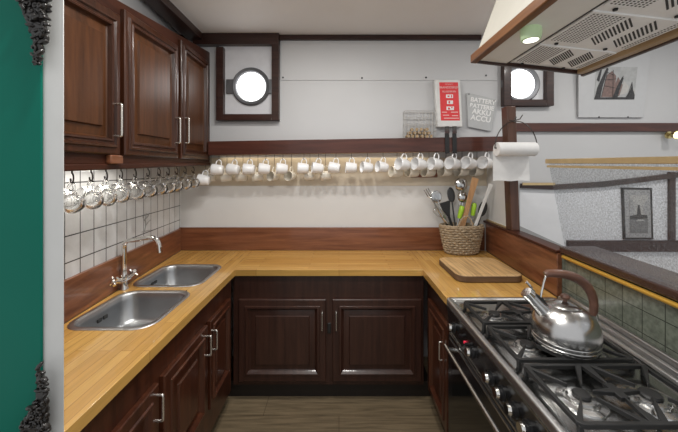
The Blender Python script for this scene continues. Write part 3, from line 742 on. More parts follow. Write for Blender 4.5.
MB().tube(bez((bx - .06, yf, bz + BH), (bx - .03, yf - .01, bz + BH + .11), (bx + .03, yf - .01, bz + BH + .12), (bx + .055, yf, bz + BH + .0), 14), .006, 8).build('handle', 'wicker', bk)
MB().tube(bez((bx - .055, yf - .012, bz + BH - .01), (bx + .0, yf - .02, bz + BH - .11), (bx + .07, yf - .02, bz + BH - .09), (bx + .13, yf + .03, bz + BH - .16 + .06), 14), .004, 8).build('cord', 'wicker', bk)

def utensil(name, label, cat, top, bot, parts):
    """parts(fn): fn gets axis helpers and makes the meshes"""
    t = P(*top); b = P(*bot); ax = (t - b).normalized()
    b2 = b - ax * min(.12, (b.z - (bz + .04)) / max(ax.z, .3))
    u = thing(name, b2, label, cat, 'utensils in the wicker basket')
    sd = ax.cross(V((0, 1, 0))).normalized(); nn = ax.cross(sd)
    R = Matrix((sd, nn, ax)).transposed().to_4x4(); R.translation = t
    parts(u, b2, t, ax, sd, R)
    return u
def ladle(mat, R_, open_=True):
    def f(u, b, t, ax, sd, R):
        MB().tube([b, t - ax * R_ * .9, t - ax * R_ * .5], [.007, .007, .007], 8).build('handle', mat, u)
        m = MB().lathe([(R_ * math.cos(a), R_ * .55 * math.sin(a)) for a in [math.radians(x) for x in range(0, -91, -15)]], R @ Matrix.Rotation(math.radians(95), 4, 'X'), 24)
        m.lathe([(R_ * .94 * math.cos(a), R_ * .5 * math.sin(a)) for a in [math.radians(x) for x in range(0, -91, -15)]], R @ Matrix.Rotation(math.radians(95), 4, 'X'), 24)
        m.build('bowl', mat, u)
    return f
def spoon(mat, w, l, hm=None):
    def f(u, b, t, ax, sd, R):
        MB().tube([b, t - ax * l * .8], [.007, .006], 8).build('handle', hm or mat, u)
        MB().ball(t - ax * l * .1, 1, (w, .004, l), 14, R.to_3x3()).build('bowl', mat, u)
    return f
def fork(u, b, t, ax, sd, R):
    MB().tube([b, t - ax * .08], [.007, .006], 8).build('handle', 'spoonsteel', u)
    m = MB()
    for s in (-1, 0, 1): m.tube([t - ax * .08, t - ax * .06 + sd * s * .016, t + sd * s * .018], [.006, .005, .003], 6)
    m.build('tines', 'spoonsteel', u)
def flat(w0, w1, mat, hl, th=.008):
    def f(u, b, t, ax, sd, R):
        m = MB(); nn = ax.cross(sd); pts = []
        m.hexa([b - sd * w0 - nn * th / 2, b + sd * w0 - nn * th / 2, b + sd * w0 + nn * th / 2, b - sd * w0 + nn * th / 2], [t - ax * hl - sd * w0 - nn * th / 2, t - ax * hl + sd * w0 - nn * th / 2, t - ax * hl + sd * w0 + nn * th / 2, t - ax * hl - sd * w0 + nn * th / 2])
        m.build('handle', mat, u, bevel=.002)
        m = MB().hexa([t - ax * hl - sd * w0 - nn * th / 2, t - ax * hl + sd * w0 - nn * th / 2, t - ax * hl + sd * w0 + nn * th / 2, t - ax * hl - sd * w0 + nn * th / 2], [t - sd * w1 - nn * th / 3, t + sd * w1 - nn * th / 3, t + sd * w1 + nn * th / 3, t - sd * w1 + nn * th / 3])
        m.build('blade', mat, u, bevel=.002)
    return f
def knife(u, b, t, ax, sd, R):
    m = MB(); nn = ax.cross(sd)
    MB().tube([b, t - ax * .09], .004, 6).build('blade', 'spoonsteel', u)
    MB().tube([t - ax * .1, t - ax * .05, t - ax * .01, t], [.015, .019, .019, .012], 10).build('handle', 'lime', u)
def whisk(u, b, t, ax, sd, R):
    MB().tube([b, t - ax * .1], .006, 8).build('handle', 'spoonsteel', u)
    m = MB(); nn = ax.cross(sd)
    for k in range(4):
        a = math.pi * k / 4; w = sd * math.cos(a) + nn * math.sin(a)
        m.tube(bez(t - ax * .1, t - ax * .05 + w * .045, t + ax * .01 + w * .035, t, 8) + bez(t, t + ax * .01 - w * .035, t - ax * .05 - w * .045, t - ax * .1, 8)[1:], .0014, 5)
    m.build('wires', 'spoonsteel', u)
utensil('serving_fork', 'steel serving fork leaning out of the wicker basket towards the mugs', 'fork', (426, 189, 2.37), (446, 224, 2.37), fork)
utensil('slotted_spoon', 'steel spoon with a round bowl beside the serving fork in the basket', 'spoon', (436, 196, 2.40), (447, 224, 2.39), spoon('spoonsteel', .044, .05))
utensil('whisk', 'small wire whisk low at the open rim of the basket, below the serving fork', 'whisk', (435, 208, 2.36), (449, 225, 2.355), whisk)
utensil('spatula', 'black spatula behind the small whisk in the wicker basket', 'spatula', (444, 202, 2.41), (452, 226, 2.40), flat(.010, .052, 'black', .12))
utensil('ladle', 'dark oval ladle upright between the black spatula and the strainer', 'ladle', (451, 194, 2.43), (455, 224, 2.41), spoon('darksteel', .032, .062))
utensil('strainer', 'round steel strainer standing highest in the wicker basket', 'strainer', (461, 184.5, 2.385), (459, 224, 2.40), ladle('spoonsteel', .054))
utensil('serving_spoon', 'steel ladle just below the round strainer in the basket', 'ladle', (463, 197, 2.39), (461, 224, 2.38), ladle('spoonsteel', .045))
utensil('kitchen_knife', 'lime green handle sticking out in front of the round strainer', 'knife', (462.5, 206, 2.345), (457, 226, 2.345), knife)
utensil('wooden_spatula', 'flat pale wooden spatula leaning to the right in the basket', 'spatula', (475.5, 178, 2.355), (463.5, 222, 2.34), flat(.019, .027, 'lightwood', .2, .010))
utensil('kitchen_knife', 'lime green handle sticking out to the right of the wooden spatula', 'knife', (474.5, 203, 2.37), (471, 226, 2.37), knife)
utensil('salad_server', 'long white plastic server leaning far out to the paper roll', 'spoon', (491, 184, 2.33), (476, 224, 2.335), flat(.011, .017, 'whiteplastic', .12, .01))
utensil('serving_spoon', 'dark spoon with an oval bowl behind the white server', 'spoon', (483, 208, 2.42), (477, 228, 2.40), spoon('darksteel', .036, .065))

# ------------------------------------------------------------------ mug rail, hooks and mugs
DR0, DR1 = YB - .155, YB - .005
def railz(px, which): 
    t = (px - 211) / (490 - 211)
    return (141.3 - 4.8 * t) if which else (155.2 - 4.4 * t)
pa, pb = 208, 503
A = [P(pa, railz(pa, 0), DR0), P(pb, railz(pb, 0), DR0)]; B = [P(pa, railz(pa, 1), DR0), P(pb, railz(pb, 1), DR0)]
mr = thing('mug_rail', (0, YB - .05, A[0].z), 'long mahogany rail across the back wall, with hooks for mugs', 'rail')
off = V((0, .022, 0)); full = V((0, DR1 - DR0 - .001, 0))
MB().hexa([A[0], A[1], B[1], B[0]], [p + off for p in (A[0], A[1], B[1], B[0])]).build('front_board', 'mahog_x', mr, bevel=.003)
MB().hexa([A[0] + off + V((0, 0, .004)), A[1] + off + V((0, 0, .004)), A[1] + full + V((0, 0, .004)), A[0] + full + V((0, 0, .004))],
          [p + V((0, 0, .02)) for p in (A[0] + off, A[1] + off, A[1] + full, A[0] + full)]).build('hook_board', 'lightwood', mr)
MB().hexa([B[0] + off - V((0, 0, .016)), B[1] + off - V((0, 0, .016)), B[1] + full - V((0, 0, .016)), B[0] + full - V((0, 0, .016))],
          [p for p in (B[0] + off, B[1] + off, B[1] + full, B[0] + full)]).build('top_board', 'mahog_x', mr)
mug = None; mug_c = None
def make_mug(label, mat, group, cat='mug', wide=1.07):
    u = thing('mug', (0, 0, 0), label, cat, group)
    # origin = hook point; body axis along local x, mouth on -x, handle on top
    Mx = Matrix.Translation((.046, 0, -.082)) @ Matrix.Rotation(-math.pi / 2, 4, 'Y') @ Matrix.Diagonal((wide, wide, 1, 1))
    MB().lathe([(0, 0), (.033, 0), (.036, .003), (.041, .03), (.045, .07), (.0465, .094), (.0455, .0955), (.0435, .094), (.0415, .07), (.037, .03), (.032, .007), (0, .006)], Mx, 28).build('body', mat, u, smooth=50)
    MB().tube(bez((.024, 0, -.042), (.034, 0, .018), (-.024, 0, .018), (-.020, 0, -.040), 12), .0052, 9).build('handle', mat, u)
    return u
def add_mugs(cols, mat, group, dpt, drop, words, first_rot):
    proto = None; n = len(cols)
    for k, (px, ry, rz, sc) in enumerate(cols):
        zt_ = P(px, railz(px, 0), DR0).z + .004; X = (px - 339) * dpt / F
        own = uc if px < 206 else mr
        if px < 206: zt_ = zb(dpt) - .003 + .004
        hk = MB(); L = .012 + drop - (.028 if px > 394 else 0)
        hk.tube([V((X, dpt, zt_)), V((X, dpt, zt_ - L))] + [V((X + .0, dpt - .009 + .009 * math.cos(t), zt_ - L - .009 * math.sin(t))) for t in [.5, 1.1, 1.7, 2.3, 2.9, 3.5]], .0018, 6)
        hk.build('hook', 'hook', own)
        loc = V((X, dpt - .009, zt_ - L - .007)); rot = (0, math.radians(ry), math.radians(rz))
        lab = words % ordw(k)
        if proto is None:
            proto = make_mug(lab, mat, group, wide=1.07 if mat == 'cup' else .98); proto.scale = (.9,) * 3; proto.location = loc; proto.rotation_euler = rot
        else:
            u = dup(proto, loc, rot, lab)
            if px > 394: u.scale = (1.02,) * 3
front = [(205.8, 8, 8, 1), (219, 4, 6, 1), (235, 6, -8, 1), (250, 2, 6, 1), (266, 6, 10, 1), (283, 4, 14, 1), (304, 3, 5, 1), (318.5, 5, 14, 1), (336, 8, -8, 1), (351.5, 2, 4, 1), (367.5, 4, 18, 1), (383, 6, 22, 1), (404, 7, 26, 1), (420, 6, 24, 1), (436, 4, 22, 1), (454, 7, 28, 1), (470, 8, 26, 1), (486.5, 7, 30, 1)]
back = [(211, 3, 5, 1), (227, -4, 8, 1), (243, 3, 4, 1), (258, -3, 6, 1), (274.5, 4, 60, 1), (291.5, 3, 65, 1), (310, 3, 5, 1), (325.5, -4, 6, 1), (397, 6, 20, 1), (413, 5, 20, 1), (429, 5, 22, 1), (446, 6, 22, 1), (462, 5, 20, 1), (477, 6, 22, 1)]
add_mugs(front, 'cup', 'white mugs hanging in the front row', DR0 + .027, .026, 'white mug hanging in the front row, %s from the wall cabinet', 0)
add_mugs(back, 'warm_lit_cup', 'mugs tinted as warmly lit in the rear row', DR0 + .105, .086, 'mug tinted as warmly lit, hanging lower in the rear row, %s from the wall cabinet', 0)

# wooden block on the wall below the mugs
m = MB().box(P(411, 0, YB - .02).x, P(438, 0, YB - .02).x, YB - .009, YB - .001, P(0, 177.5, YB).z, P(0, 165, YB).z)
tag(m.build('wall_block', 'splash_x', None, bevel=.003), 'small brown wooden block fixed to the wall behind the hanging mugs', 'wooden block')

# ------------------------------------------------------------------ fire blanket, cork basket, battery bag
zr = B[0].z
c = P(448, 103, YB - .04); zr2 = P(448, railz(448, 1), DR0).z
fb = thing('fire_blanket_box', (c.x, YB - .04, zr2), 'white fire blanket box with red label and two black straps above the rail', 'fire blanket')
q = [P(437, 127, YB - .055), P(463, 127, YB - .055), P(460.5, 79.5, YB - .055), P(434.5, 79.5, YB - .055)]
MB().hexa(q, [p + V((0, .048, 0)) for p in q]).build('case', 'whiteplastic', fb, bevel=.008)
ql = [P(441, 120.5, YB - .0565), P(460, 120.5, YB - .0565), P(458, 82.3, YB - .0565), P(439.3, 82.3, YB - .0565)]
lb = MB().hexa(ql, [p + V((0, .003, 0)) for p in ql]).build('label_plate', 'redlabel', fb)
def on(px, py): return Matrix.Translation(P(px, py, YB - .0572)) @ FACE_CAM
lettering('lettering', 'BRANDDEKEN', .026, 'palepink', on(449, 87.5), lb)
lettering('lettering', 'BLUSDEKEN', .0205, 'palepink', on(449.2, 91.6), lb)
lettering('lettering', 'FIRE BLANKET', .010, 'palepink', on(449, 84.2), lb)
m = MB()
for (x0, x1, y0, y1) in ((446, 453, 94.5, 98), (447, 453, 100.5, 104), (446.5, 454, 106.5, 110)):
    a, b = P(x0, y1, YB - .0572), P(x1, y0, YB - .0572); m.box(a.x, b.x, a.y - .0005, a.y + .001, a.z, b.z)
m.build('pictogram', 'printwhite', lb)
m = MB(); m2 = MB()
for (x0, x1, y0, y1) in ((447.5, 449.5, 95.5, 97), (451, 452, 95, 97.5), (448.5, 450, 101, 103.5), (448, 450, 107.5, 109.5), (451, 452.5, 107, 108)):
    a, b = P(x0, y1, YB - .0575), P(x1, y0, YB - .0575); m.box(a.x, b.x, a.y - .0006, a.y + .0005, a.z, b.z)
m.build('pictogram_figure', 'redlabel', lb)
for (x0, x1, py) in ((442, 447, 112), (451, 458, 112), (443, 449, 115), (452, 458, 115.5), (444, 459, 118)):
    a, b = P(x0, py + .5, YB - .0572), P(x1, py - .2, YB - .0572); m2.box(a.x, b.x, a.y - .0004, a.y + .001, a.z, b.z)
m2.build('fine_print', 'palepink', lb)
for px in (447.0, 454.4):
    zb2 = P(px, 153.5, DR0).z; za_ = P(px, 126, YB - .05).z
    prof = [(YB - .03, za_ + .02), (YB - .062, za_ - .01), (DR0 - .010, zr2 + .03), (DR0 - .006, zb2)]
    m = MB()
    for i in range(3):
        (ya, za), (yb_, zb_) = prof[i], prof[i + 1]; w = .0165
        xa_, xb_ = (px - 339) * ya / F, (px + .4 - 339) * yb_ / F
        m.hexa([(xa_ - w, ya, za), (xa_ + w, ya, za), (xa_ + w, ya + .004, za), (xa_ - w, ya + .004, za)], [(xb_ - w, yb_, zb_), (xb_ + w, yb_, zb_), (xb_ + w, yb_ + .004, zb_), (xb_ - w, yb_ + .004, zb_)])
    m.build('strap', 'black', fb)

# wire basket with corks
wx0, wx1 = P(404, 0, YB - .05).x, P(434.5, 0, YB - .05).x; wz0 = P(419, railz(419, 1), DR0).z + .002; wz1 = P(0, 111.5, YB - .05).z
m = MB(); wy0, wy1 = YB - .088, YB - .012
for k in range(5):
    z = wz0 + .003 + (wz1 - wz0 - .006) * k / 4
    m.tube([(wx0, wy0, z), (wx1, wy0, z), (wx1, wy1, z), (wx0, wy1, z)], .0016 if k < 4 else .0026, 6, closed=True)
for k in range(10):
    x = wx0 + (wx1 - wx0) * k / 9
    m.tube([(x, wy0, wz1), (x, wy0, wz0 + .002), (x, wy1, wz0 + .002), (x, wy1, wz1)], .0014, 5)
for y in (wy0 + .025, wy0 + .05):
    for x in (wx0, wx1): m.tube([(x, y, wz0 + .002), (x, y, wz1)], .0014, 5)
tag(m.build('wire_basket', 'wire', None, org=((wx0 + wx1) / 2, (wy0 + wy1) / 2, wz0)), 'open wire basket holding corks on top of the mug rail', 'basket')
ck = None; words = ['leftmost', 'second', 'third', 'fourth', 'fifth', 'sixth', 'seventh']
for row in range(3):
    for k in range(6 - row):
        x = wx0 + .027 + (wx1 - wx0 - .054) * (k + .5 * row) / 5; z = wz0 + .019 + row * .0285; y = wy0 + .030 + random.uniform(0, .012) + row * .006
        lab = 'cork in the wire basket, %s from the left in the %s layer' % (['first', 'second', 'third', 'fourth', 'fifth', 'sixth'][k], ['bottom', 'middle', 'top'][row])
        rot = (math.radians(random.uniform(86, 94)), random.uniform(0, 3), math.radians(random.uniform(-18, 18)))
        if ck is None:
            ck = MB().lathe([(0, -.022), (.0125, -.022), (.0135, -.020), (.0135, .020), (.0125, .022), (0, .022)], None, 16).build('cork', 'cork', None, org=(0, 0, 0))
            tag(ck, lab, 'cork', 'corks in the wire basket'); ck.location = (x, y, z); ck.rotation_euler = rot
        else: dup(ck, (x, y, z), rot, lab)

# battery bag
bg = thing('battery_bag', P(482, 131, YB - .01), 'grey see-through plastic bag printed with white battery wording on the back wall', 'bag')
q = [P(468, 127, YB - .022), P(491, 131.5, YB - .022), P(497.5, 99.5, YB - .022), P(467, 92.5, YB - .022)]
MB().hexa(q, [p + V((0, .014, 0)) for p in q]).build('sheet', 'sheet', bg, bevel=.004)
for px, py in ((469, 94), (494, 101)): MB().ball(P(px, py, YB - .024), .005).build('pin', 'screw', bg)
rt = Matrix.Rotation(math.radians(-9), 4, 'Z')
for txt, px, py, sz in (('BATTERY', 483.0, 101.2, .050), ('BATTERIE', 481.8, 107, .047), ('AKKU', 481.6, 112.6, .058), ('ACCU', 480.8, 118.8, .060)):
    lettering('lettering', txt, sz, 'printwhite', Matrix.Translation(P(px, py, YB - .0228)) @ FACE_CAM @ rt, bg, bold=.0016)

# ------------------------------------------------------------------ paper roll on ring
pd = 1.985
pr = thing('paper_towel_holder', P(515, 121, pd + .05), 'thin dark wire ring hanging on the brown post and carrying the paper roll', 'paper towel holder')
pl, prr = P(495.5, 149.5, pd), P(536, 149.5, pd)
ctr = P(516, 148, pd)
arc = [V((ctr.x + (prr.x - pl.x + .012) / 2 * math.cos(t), pd, ctr.z + .178 * math.sin(t))) for t in [math.pi * k / 20 for k in range(21)]]
MB().tube(arc, .0032, 8).build('ring', 'hook', pr)
MB().cyl((pl.x - .006, pd, ctr.z), (prr.x + .006, pd, ctr.z), .004, 10).build('rod', 'hook', pr)
MB().tube([P(515, 122, pd + .08), P(515, 121, pd + .02), P(515, 119, pd - .015), P(516, 117, pd - .015)], .005, 8).build('hook', 'hook', pr)
MB().tube([P(509, 120, pd - .005), P(513, 121, pd - .012), P(520, 119, pd - .012), P(522.5, 115, pd - .005)], .0035, 8).build('tie', 'hook', pr)
rl = thing('paper_roll', ctr, 'white kitchen paper roll on the wire ring, with a loose sheet hanging down', 'paper roll')
x0, x1 = P(496.5, 0, pd).x, P(535, 0, pd).x; rr = .046
MB().lathe([(.016, 0), (rr - .002, 0), (rr, .003), (rr, x1 - x0 - .003), (rr - .002, x1 - x0), (.016, x1 - x0), (.016, 0)], Matrix.Translation((x0, pd, ctr.z - .008)) @ Matrix.Rotation(math.pi / 2, 4, 'Y'), 36).build('roll', 'paper', rl)
m = MB(); nx, nz = 10, 10; vs = []; xs0, xs1 = P(496, 0, pd).x, P(532.5, 0, pd).x; zt0 = ctr.z - .02; zt1 = P(0, 181, pd).z
for j in range(nz + 1):
    for i in range(nx + 1):
        t = j / nz; vs.append(V((xs0 + (xs1 - xs0) * i / nx + .004 * t, pd + rr - .006 + .006 * math.sin(i * .9 + t * 2.5) * t, zt0 + (zt1 - zt0) * t + .003 * math.sin(i) * t)))
m.add(vs + [v + V((0, .0012, 0)) for v in vs], [[j * (nx + 1) + i, j * (nx + 1) + i + 1, (j + 1) * (nx + 1) + i + 1, (j + 1) * (nx + 1) + i] for j in range(nz) for i in range(nx)] + [[121 + j * (nx + 1) + i, 121 + j * (nx + 1) + i + 1, 121 + (j + 1) * (nx + 1) + i + 1, 121 + (j + 1) * (nx + 1) + i] for j in range(nz) for i in range(nx)])
m.build('loose_sheet', 'paper', rl)

# ------------------------------------------------------------------ glass screen and brass rail
gs = thing('glass_screen', (XR(1.2) + .02, 1.2, 1.162), 'speckled grey glass splash screen with a gilt top strip on the dark ledge', 'glass screen')
g0, g1 = .40, 1.565
q = [V((XR(g1) + .012, g1, 1.163)), V((XR(g0) + .012, g0, 1.163)), V((XR(g0) + .012, g0, 1.567)), V((XR(1.70) + .012, 1.70, 1.607))]
MB().hexa(q, [p + V((.006, 0, 0)) for p in q]).build('pane', 'screenglass', gs)
a0, a1 = V((XR(1.72) + .005, 1.72, 1.594)), V((XR(g0) + .005, g0, 1.563))
MB().hexa([a0, a1, a1 + V((.024, 0, 0)), a0 + V((.024, 0, 0))], [p + V((0, 0, .026)) for p in (a0, a1, a1 + V((.024, 0, 0)), a0 + V((.024, 0, 0)))]).build('top_strip', 'gold', gs, bevel=.003)
a0, a1 = V((XR(1.70) + .003, 1.70, 1.572)), V((XR(g0) + .003, g0, 1.541))
MB().hexa([a0, a1, a1 + V((.005, 0, 0)), a0 + V((.005, 0, 0))], [p + V((0, 0, .012)) for p in (a0, a1, a1 + V((.005, 0, 0)), a0 + V((.005, 0, 0)))]).build('lower_strip', 'gold', gs)
m = MB().cyl((XR(1.535) - .014, 1.535, 1.113), (XR(.36) - .014, .36, 1.113), .0095, 14)
tag(m.build('brass_rail', 'brass'), 'yellow brass rail along the top of the green tiles', 'rail')

# ------------------------------------------------------------------ framed pictures
def sub(m, pts, d, t=.001): m.prism([P(x, y, d) for x, y in pts], (0, t, 0)); return m
pf = thing('picture_frame', P(612, 118, YB - .02), 'large white frame with a photograph of sailing ships, beside the cooker hood', 'picture')
q = [P(578.5, 117.5, YB - .02), P(643.5, 117.5, YB - .02), P(651.5, 48, YB - .045), P(579, 51, YB - .045)]
MB().hexa(q, [p + V((0, .014, 0)) for p in q]).build('frame', 'frame_white', pf, bevel=.003)
d = YB - .046
def fp(x, y):      # point on the leaning frame front
    t = (117.5 - y) / 67.5; return P(x, y, YB - .021 - .025 * t)
def poly(name, mat, pts, parent, lift):
    m = MB(); ps = [fp(*p) - V((0, lift, 0)) for p in pts]; m.prism(ps, (0, .0012, 0)); return m.build(name, mat, parent)
ph = poly('print', 'ph_sky', [(594, 99.5), (634, 99.5), (637.5, 67), (596.5, 67)], pf, .001)
poly('sea', 'ph_dark', [(594, 99.5), (634, 99.5), (634.4, 97), (594.3, 97.5)], ph, .002)
poly('sails', 'ph_sail', [(601, 97), (603.5, 86), (607, 75), (612, 71), (616, 76), (614, 97)], ph, .002)
poly('sails', 'ph_sail', [(614, 97), (615, 84), (618, 77), (622.5, 85), (619, 96)], ph, .0022)
poly('pale_sails', 'ph_pale', [(620, 95), (624, 81), (629, 87), (627, 93)], ph, .0024)
poly('pale_sails', 'ph_pale', [(628, 95), (631, 86), (635, 91), (634.6, 95)], ph, .0024)
poly('dark_sails', 'ph_dark', [(594.5, 98), (597, 88), (602, 77), (606.5, 68), (608, 68), (605, 78), (602, 88), (600, 98)], ph, .0028)
poly('dark_sails', 'ph_dark', [(596.5, 80), (600, 70), (602, 69), (599, 82)], ph, .0027)
poly('dark_sails', 'ph_dark', [(612, 98), (617, 86), (622, 77), (623.5, 78), (620, 88), (617, 98)], ph, .0030)
poly('dark_sails', 'ph_dark', [(625, 98), (630, 90), (632, 83), (632.8, 90), (634.4, 95), (634, 98)], ph, .0032)
m = MB()
for a, b in (((608, 69), (601, 97)), ((613, 70), (612.5, 97)), ((623, 76), (616, 97)), ((632, 82), (627, 97)), ((606, 72), (613, 75)), ((604, 80), (616, 79)), ((604, 86), (615, 88))):
    m.tube([fp(*a) - V((0, .003, 0)), fp(*b) - V((0, .003, 0))], .0018, 5)
m.build('masts', 'ph_dark', ph)
for px in (599, 628): MB().ball(P(px, 117, YB - .022), .006).build('clip', 'screw', pf)

pk = thing('picture_frame', P(639, 240, YB - .016), 'small narrow black-framed picture seen through the glass screen', 'picture')
q = [P(624, 239.5, YB - .016), P(653.5, 239.5, YB - .016), P(652, 188, YB - .016), P(622, 187.5, YB - .016)]
MB().rings(q, (0, -1, 0), [(0, -.015), (0, 0), (.004, .004), (.012, .004), (.016, 0)], cap=False).build('frame', 'frame_black', pk)
MB().rings(q, (0, -1, 0), [(.012, -.014), (.013, .0)]).build('mat', 'mat_grey', pk)
def sp_(name, mat, pts, lift, par): m = MB(); m.prism([P(x, y, YB - .0165 - lift) for x, y in pts], (0, .0006, 0)); return m.build(name, mat, par)
pr2 = sp_('print', 'ph_pale', [(630, 233), (648, 233), (648, 195), (629.5, 195)], .001, pk)
sp_('meadow', 'ph_mid', [(630, 233), (648, 233), (648, 219), (630, 219)], .002, pr2)
sp_('treeline', 'ph_dark', [(630, 219.5), (648, 218.5), (647, 215), (641, 214.5), (639.6, 205), (638, 205), (637, 214.5), (630, 216)], .003, pr2)
sp_('foliage', 'mat_grey', [(630, 217), (634, 215), (635, 208), (633, 201), (630, 198)], .002, pr2)
sp_('foliage', 'mat_grey', [(648, 218), (644, 216), (643, 209), (645, 202), (648, 199)], .002, pr2)
sp_('path', 'ph_pale', [(636, 221), (645, 221), (643, 219.5), (638, 219.5)], .0035, pr2)

# ------------------------------------------------------------------ small wall lamp at the right edge
lc = P(676, 135, YB - .09)
wlmp = thing('spot_lamp', (lc.x, YB - .03, lc.z), 'small lit brass spot lamp on the dark rail by the frame edge', 'lamp')
MB().cyl((lc.x, YB - .031, lc.z + .005), (lc.x, YB - .045, lc.z + .005), .03, 20).build('base', 'lampbase', wlmp)
MB().lathe([(.012, .05), (.026, .03), (.034, 0), (.031, 0), (.01, .045)], Matrix.Translation(lc + V((0, -.012, 0))) @ Matrix.Rotation(math.radians(-75), 4, 'X'), 24).build('shade', 'lampbase', wlmp)
MB().ball(lc + V((0, -.006, 0)), .024).build('bulb', 'warmface', wlmp)

# ------------------------------------------------------------------ cooker hood
hx0, hx1, hy0, hy1 = .600, 1.092, .42, 1.355
def hz(x): return 2.047 - (x - .6) * .1115
def hp_(x, y, dz=0): return V((x, y, hz(x) + dz))
ho = thing('cooker_hood', (.85, .9, 2.0), 'cream cooker hood with wooden rim and metal filters above the range', 'hood')
def hbar(xa, xb, ya, yb, z0, z1): return [hp_(xa, ya, z0), hp_(xb, ya, z0), hp_(xb, yb, z0), hp_(xa, yb, z0)], [hp_(xa, ya, z1), hp_(xb, ya, z1), hp_(xb, yb, z1), hp_(xa, yb, z1)]
# body: tapering canopy up to the ceiling
bt = [(hx0 + .012, hy0), (hx1 - .01, hy0), (hx1 - .01, hy1 - .012), (hx0 + .012, hy1 - .012)]
tt = [(hx0 + .22, hy0), (hx1 - .0, hy0), (hx1 - .0, hy1 - .06), (hx0 + .22, hy1 - .06)]
m = MB(); nb = [V((x, y, hz(x) + .02)) for x, y in bt]; ntp = [V((x, y, ZC - .001)) for x, y in tt]
m.add(nb + ntp, [[i, (i + 1) % 4, 4 + (i + 1) % 4, 4 + i] for i in range(4)] + [[4, 5, 6, 7]])
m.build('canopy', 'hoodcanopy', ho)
MB().hexa(*hbar(hx0 - .006, hx0 + .022, hy0, hy1 + .004, -.008, .030)).build('rim', 'hoodwood', ho, bevel=.005)
MB().hexa(*hbar(hx0 + .022, hx1 + .004, hy1 - .012, hy1 + .004, -.006, .022)).build('rim', 'dark_trim', ho, bevel=.003)
MB().hexa(*hbar(hx1 - .028, hx1 + .0, hy0, hy1 - .012, -.008, .016)).build('rim', 'hoodwoodlight', ho, bevel=.004)
MB().hexa(*hbar(hx1 + .0, hx1 + .016, hy0, hy1 + .004, -.012, .02)).build('rim', 'dark_trim_y', ho, bevel=.004)
MB().hexa(*hbar(hx0 + .022, hx0 + .150, hy0, hy1 - .012, .004, .012)).build('lamp_panel', 'hoodbody', ho)
MB().hexa(*hbar(hx0 + .150, hx0 + .156, hy0, hy1 - .02, .003, .012)).build('shadow_gap', 'slot', ho)
MB().hexa(*hbar(hx0 + .156, hx1 - .028, hy0, hy1 - .012, .010, .016)).build('filter_frame', 'hoodmetal', ho)
fx0, fx1 = hx0 + .165, hx1 - .034
bands = [hy1 - .02, 1.125, .885, .645, .43]
for i in range(4):
    yb_, ya = bands[i] - .018, bands[i + 1] + .018
    f = MB().hexa(*hbar(fx0, fx1, ya, yb_, .005, .011)).build('filter', 'hoodmetal', ho)
    W = fx1 - fx0
    hol = MB(); hol2 = MB(); slots = [MB(), MB()]
    nn_ = 20
    for r in range(nn_):
        y = ya + .012 + (yb_ - ya - .024) * r / (nn_ - 1)
        for cc in range(9):
            x = fx0 + .012 + .0115 * cc
            hol.add([hp_(x - .0028, y - .0028, .0045), hp_(x + .0028, y - .0028, .0045), hp_(x + .0028, y + .0028, .0045), hp_(x - .0028, y + .0028, .0045)], [[0, 1, 2, 3]])
        for cc in range(2):
            x = fx1 - .012 - .0115 * cc
            hol2.add([hp_(x - .0028, y - .0028, .0045), hp_(x + .0028, y - .0028, .0045), hp_(x + .0028, y + .0028, .0045), hp_(x - .0028, y + .0028, .0045)], [[0, 1, 2, 3]])
    for si, (xa, xb) in enumerate(((fx0 + .120, fx0 + .172), (fx0 + .198, fx0 + .250))):
        ns = 11
        for r in range(ns):
            y = ya + .034 + (yb_ - ya - .068) * r / (ns - 1)
            slots[si].add([hp_(xa, y - .0035 - .022, .0045), hp_(xb, y - .0035 + .022, .0045), hp_(xb, y + .0035 + .022, .0045), hp_(xa, y + .0035 - .022, .0045)], [[0, 1, 2, 3]])
    hol.build('perforation', 'slot', f); hol2.build('perforation', 'slot', f)
    for sm in slots: sm.build('slot_row', 'slot', f)
for y in bands:
    for x in (fx0 + .05, fx1 - .06):
        MB().lathe([(.007, 0), (.006, -.005), (0, -.006)], Matrix.Translation(hp_(x, y, .009)), 12).build('screw', 'screw', ho)
lp = P(532, 25, 1.03)
lx, ly = .662, 1.035
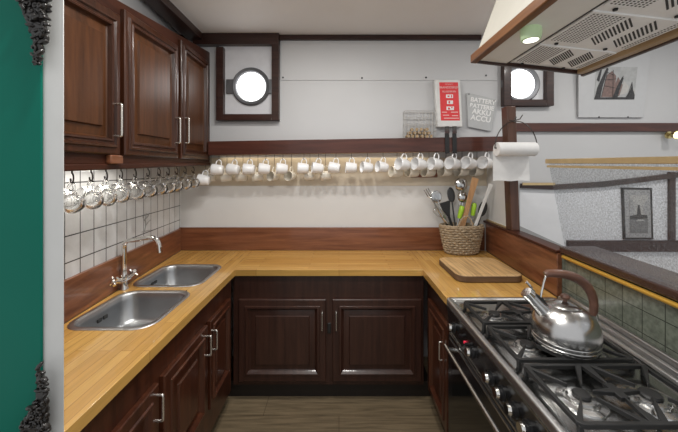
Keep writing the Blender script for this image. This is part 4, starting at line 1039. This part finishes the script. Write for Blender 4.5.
lm = MB().lathe([(.032, .006), (.033, -.018), (.030, -.034), (.027, -.036)], Matrix.Translation(hp_(lx, ly)), 28).build('hood_lamp', 'lampglass', ho)
MB().lathe([(.027, -.035), (.02, -.037), (0, -.037)], Matrix.Translation(hp_(lx, ly)), 24).build('lamp_face', 'lampface', lm)

# ------------------------------------------------------------------ lights, world, camera
def area(name, loc, size, power, col=(1, .95, .88), rot=(0, 0, 0), shape='DISK', sy=None):
    l = bpy.data.lights.new(name, 'AREA'); l.shape = shape; l.size = size; l.energy = power; l.color = col
    if sy: l.size_y = sy
    o = bpy.data.objects.new(name, l); C.objects.link(o); o.location = loc; o.rotation_euler = rot; return o
for lx_, ly_, pw in ((-.30, 1.45, 7), (.12, 1.45, 7), (-.35, .55, 8), (.12, .55, 8), (1.8, 1.5, 6), (2.6, 1.5, 6)):
    area('ceiling_spot', (lx_, ly_, ZC - .01), .14, pw, (1, .97, .93))
# strip under the wall cabinet and strip behind the mug rail
area('cabinet_strip_light', (-1.14, 1.42, 1.553), .03, .65, (1, .95, .87), (0, math.radians(8), 0), 'RECTANGLE', .5)
area('rail_strip_light', (-.12, YB - .035, A[0].z - .002), 1.7, .6, (1, .86, .64), (0, 0, 0), 'RECTANGLE', .02)
area('hood_spot', hp_(lx, ly, -.045), .04, .8, (1, .97, .88))

w = bpy.data.worlds.new('world'); bpy.context.scene.world = w; w.use_nodes = True
bgn = w.node_tree.nodes['Background']; bgn.inputs['Color'].default_value = (.97, .98, 1, 1); bgn.inputs['Strength'].default_value = .62

cam = bpy.data.cameras.new('camera'); co = bpy.data.objects.new('camera', cam); C.objects.link(co)
co.location = (0, 0, CAMZ); co.rotation_euler = (math.pi / 2, 0, 0)
cam.sensor_width = 36; cam.lens = 36 * F / 678; cam.shift_y = -46 / 678; cam.clip_start = .03
S = bpy.context.scene; S.camera = co
S.view_settings.view_transform = 'Standard'; S.view_settings.look = 'None'; S.view_settings.gamma = 1; S.view_settings.use_curve_mapping = False
S.view_settings.exposure = 0.2
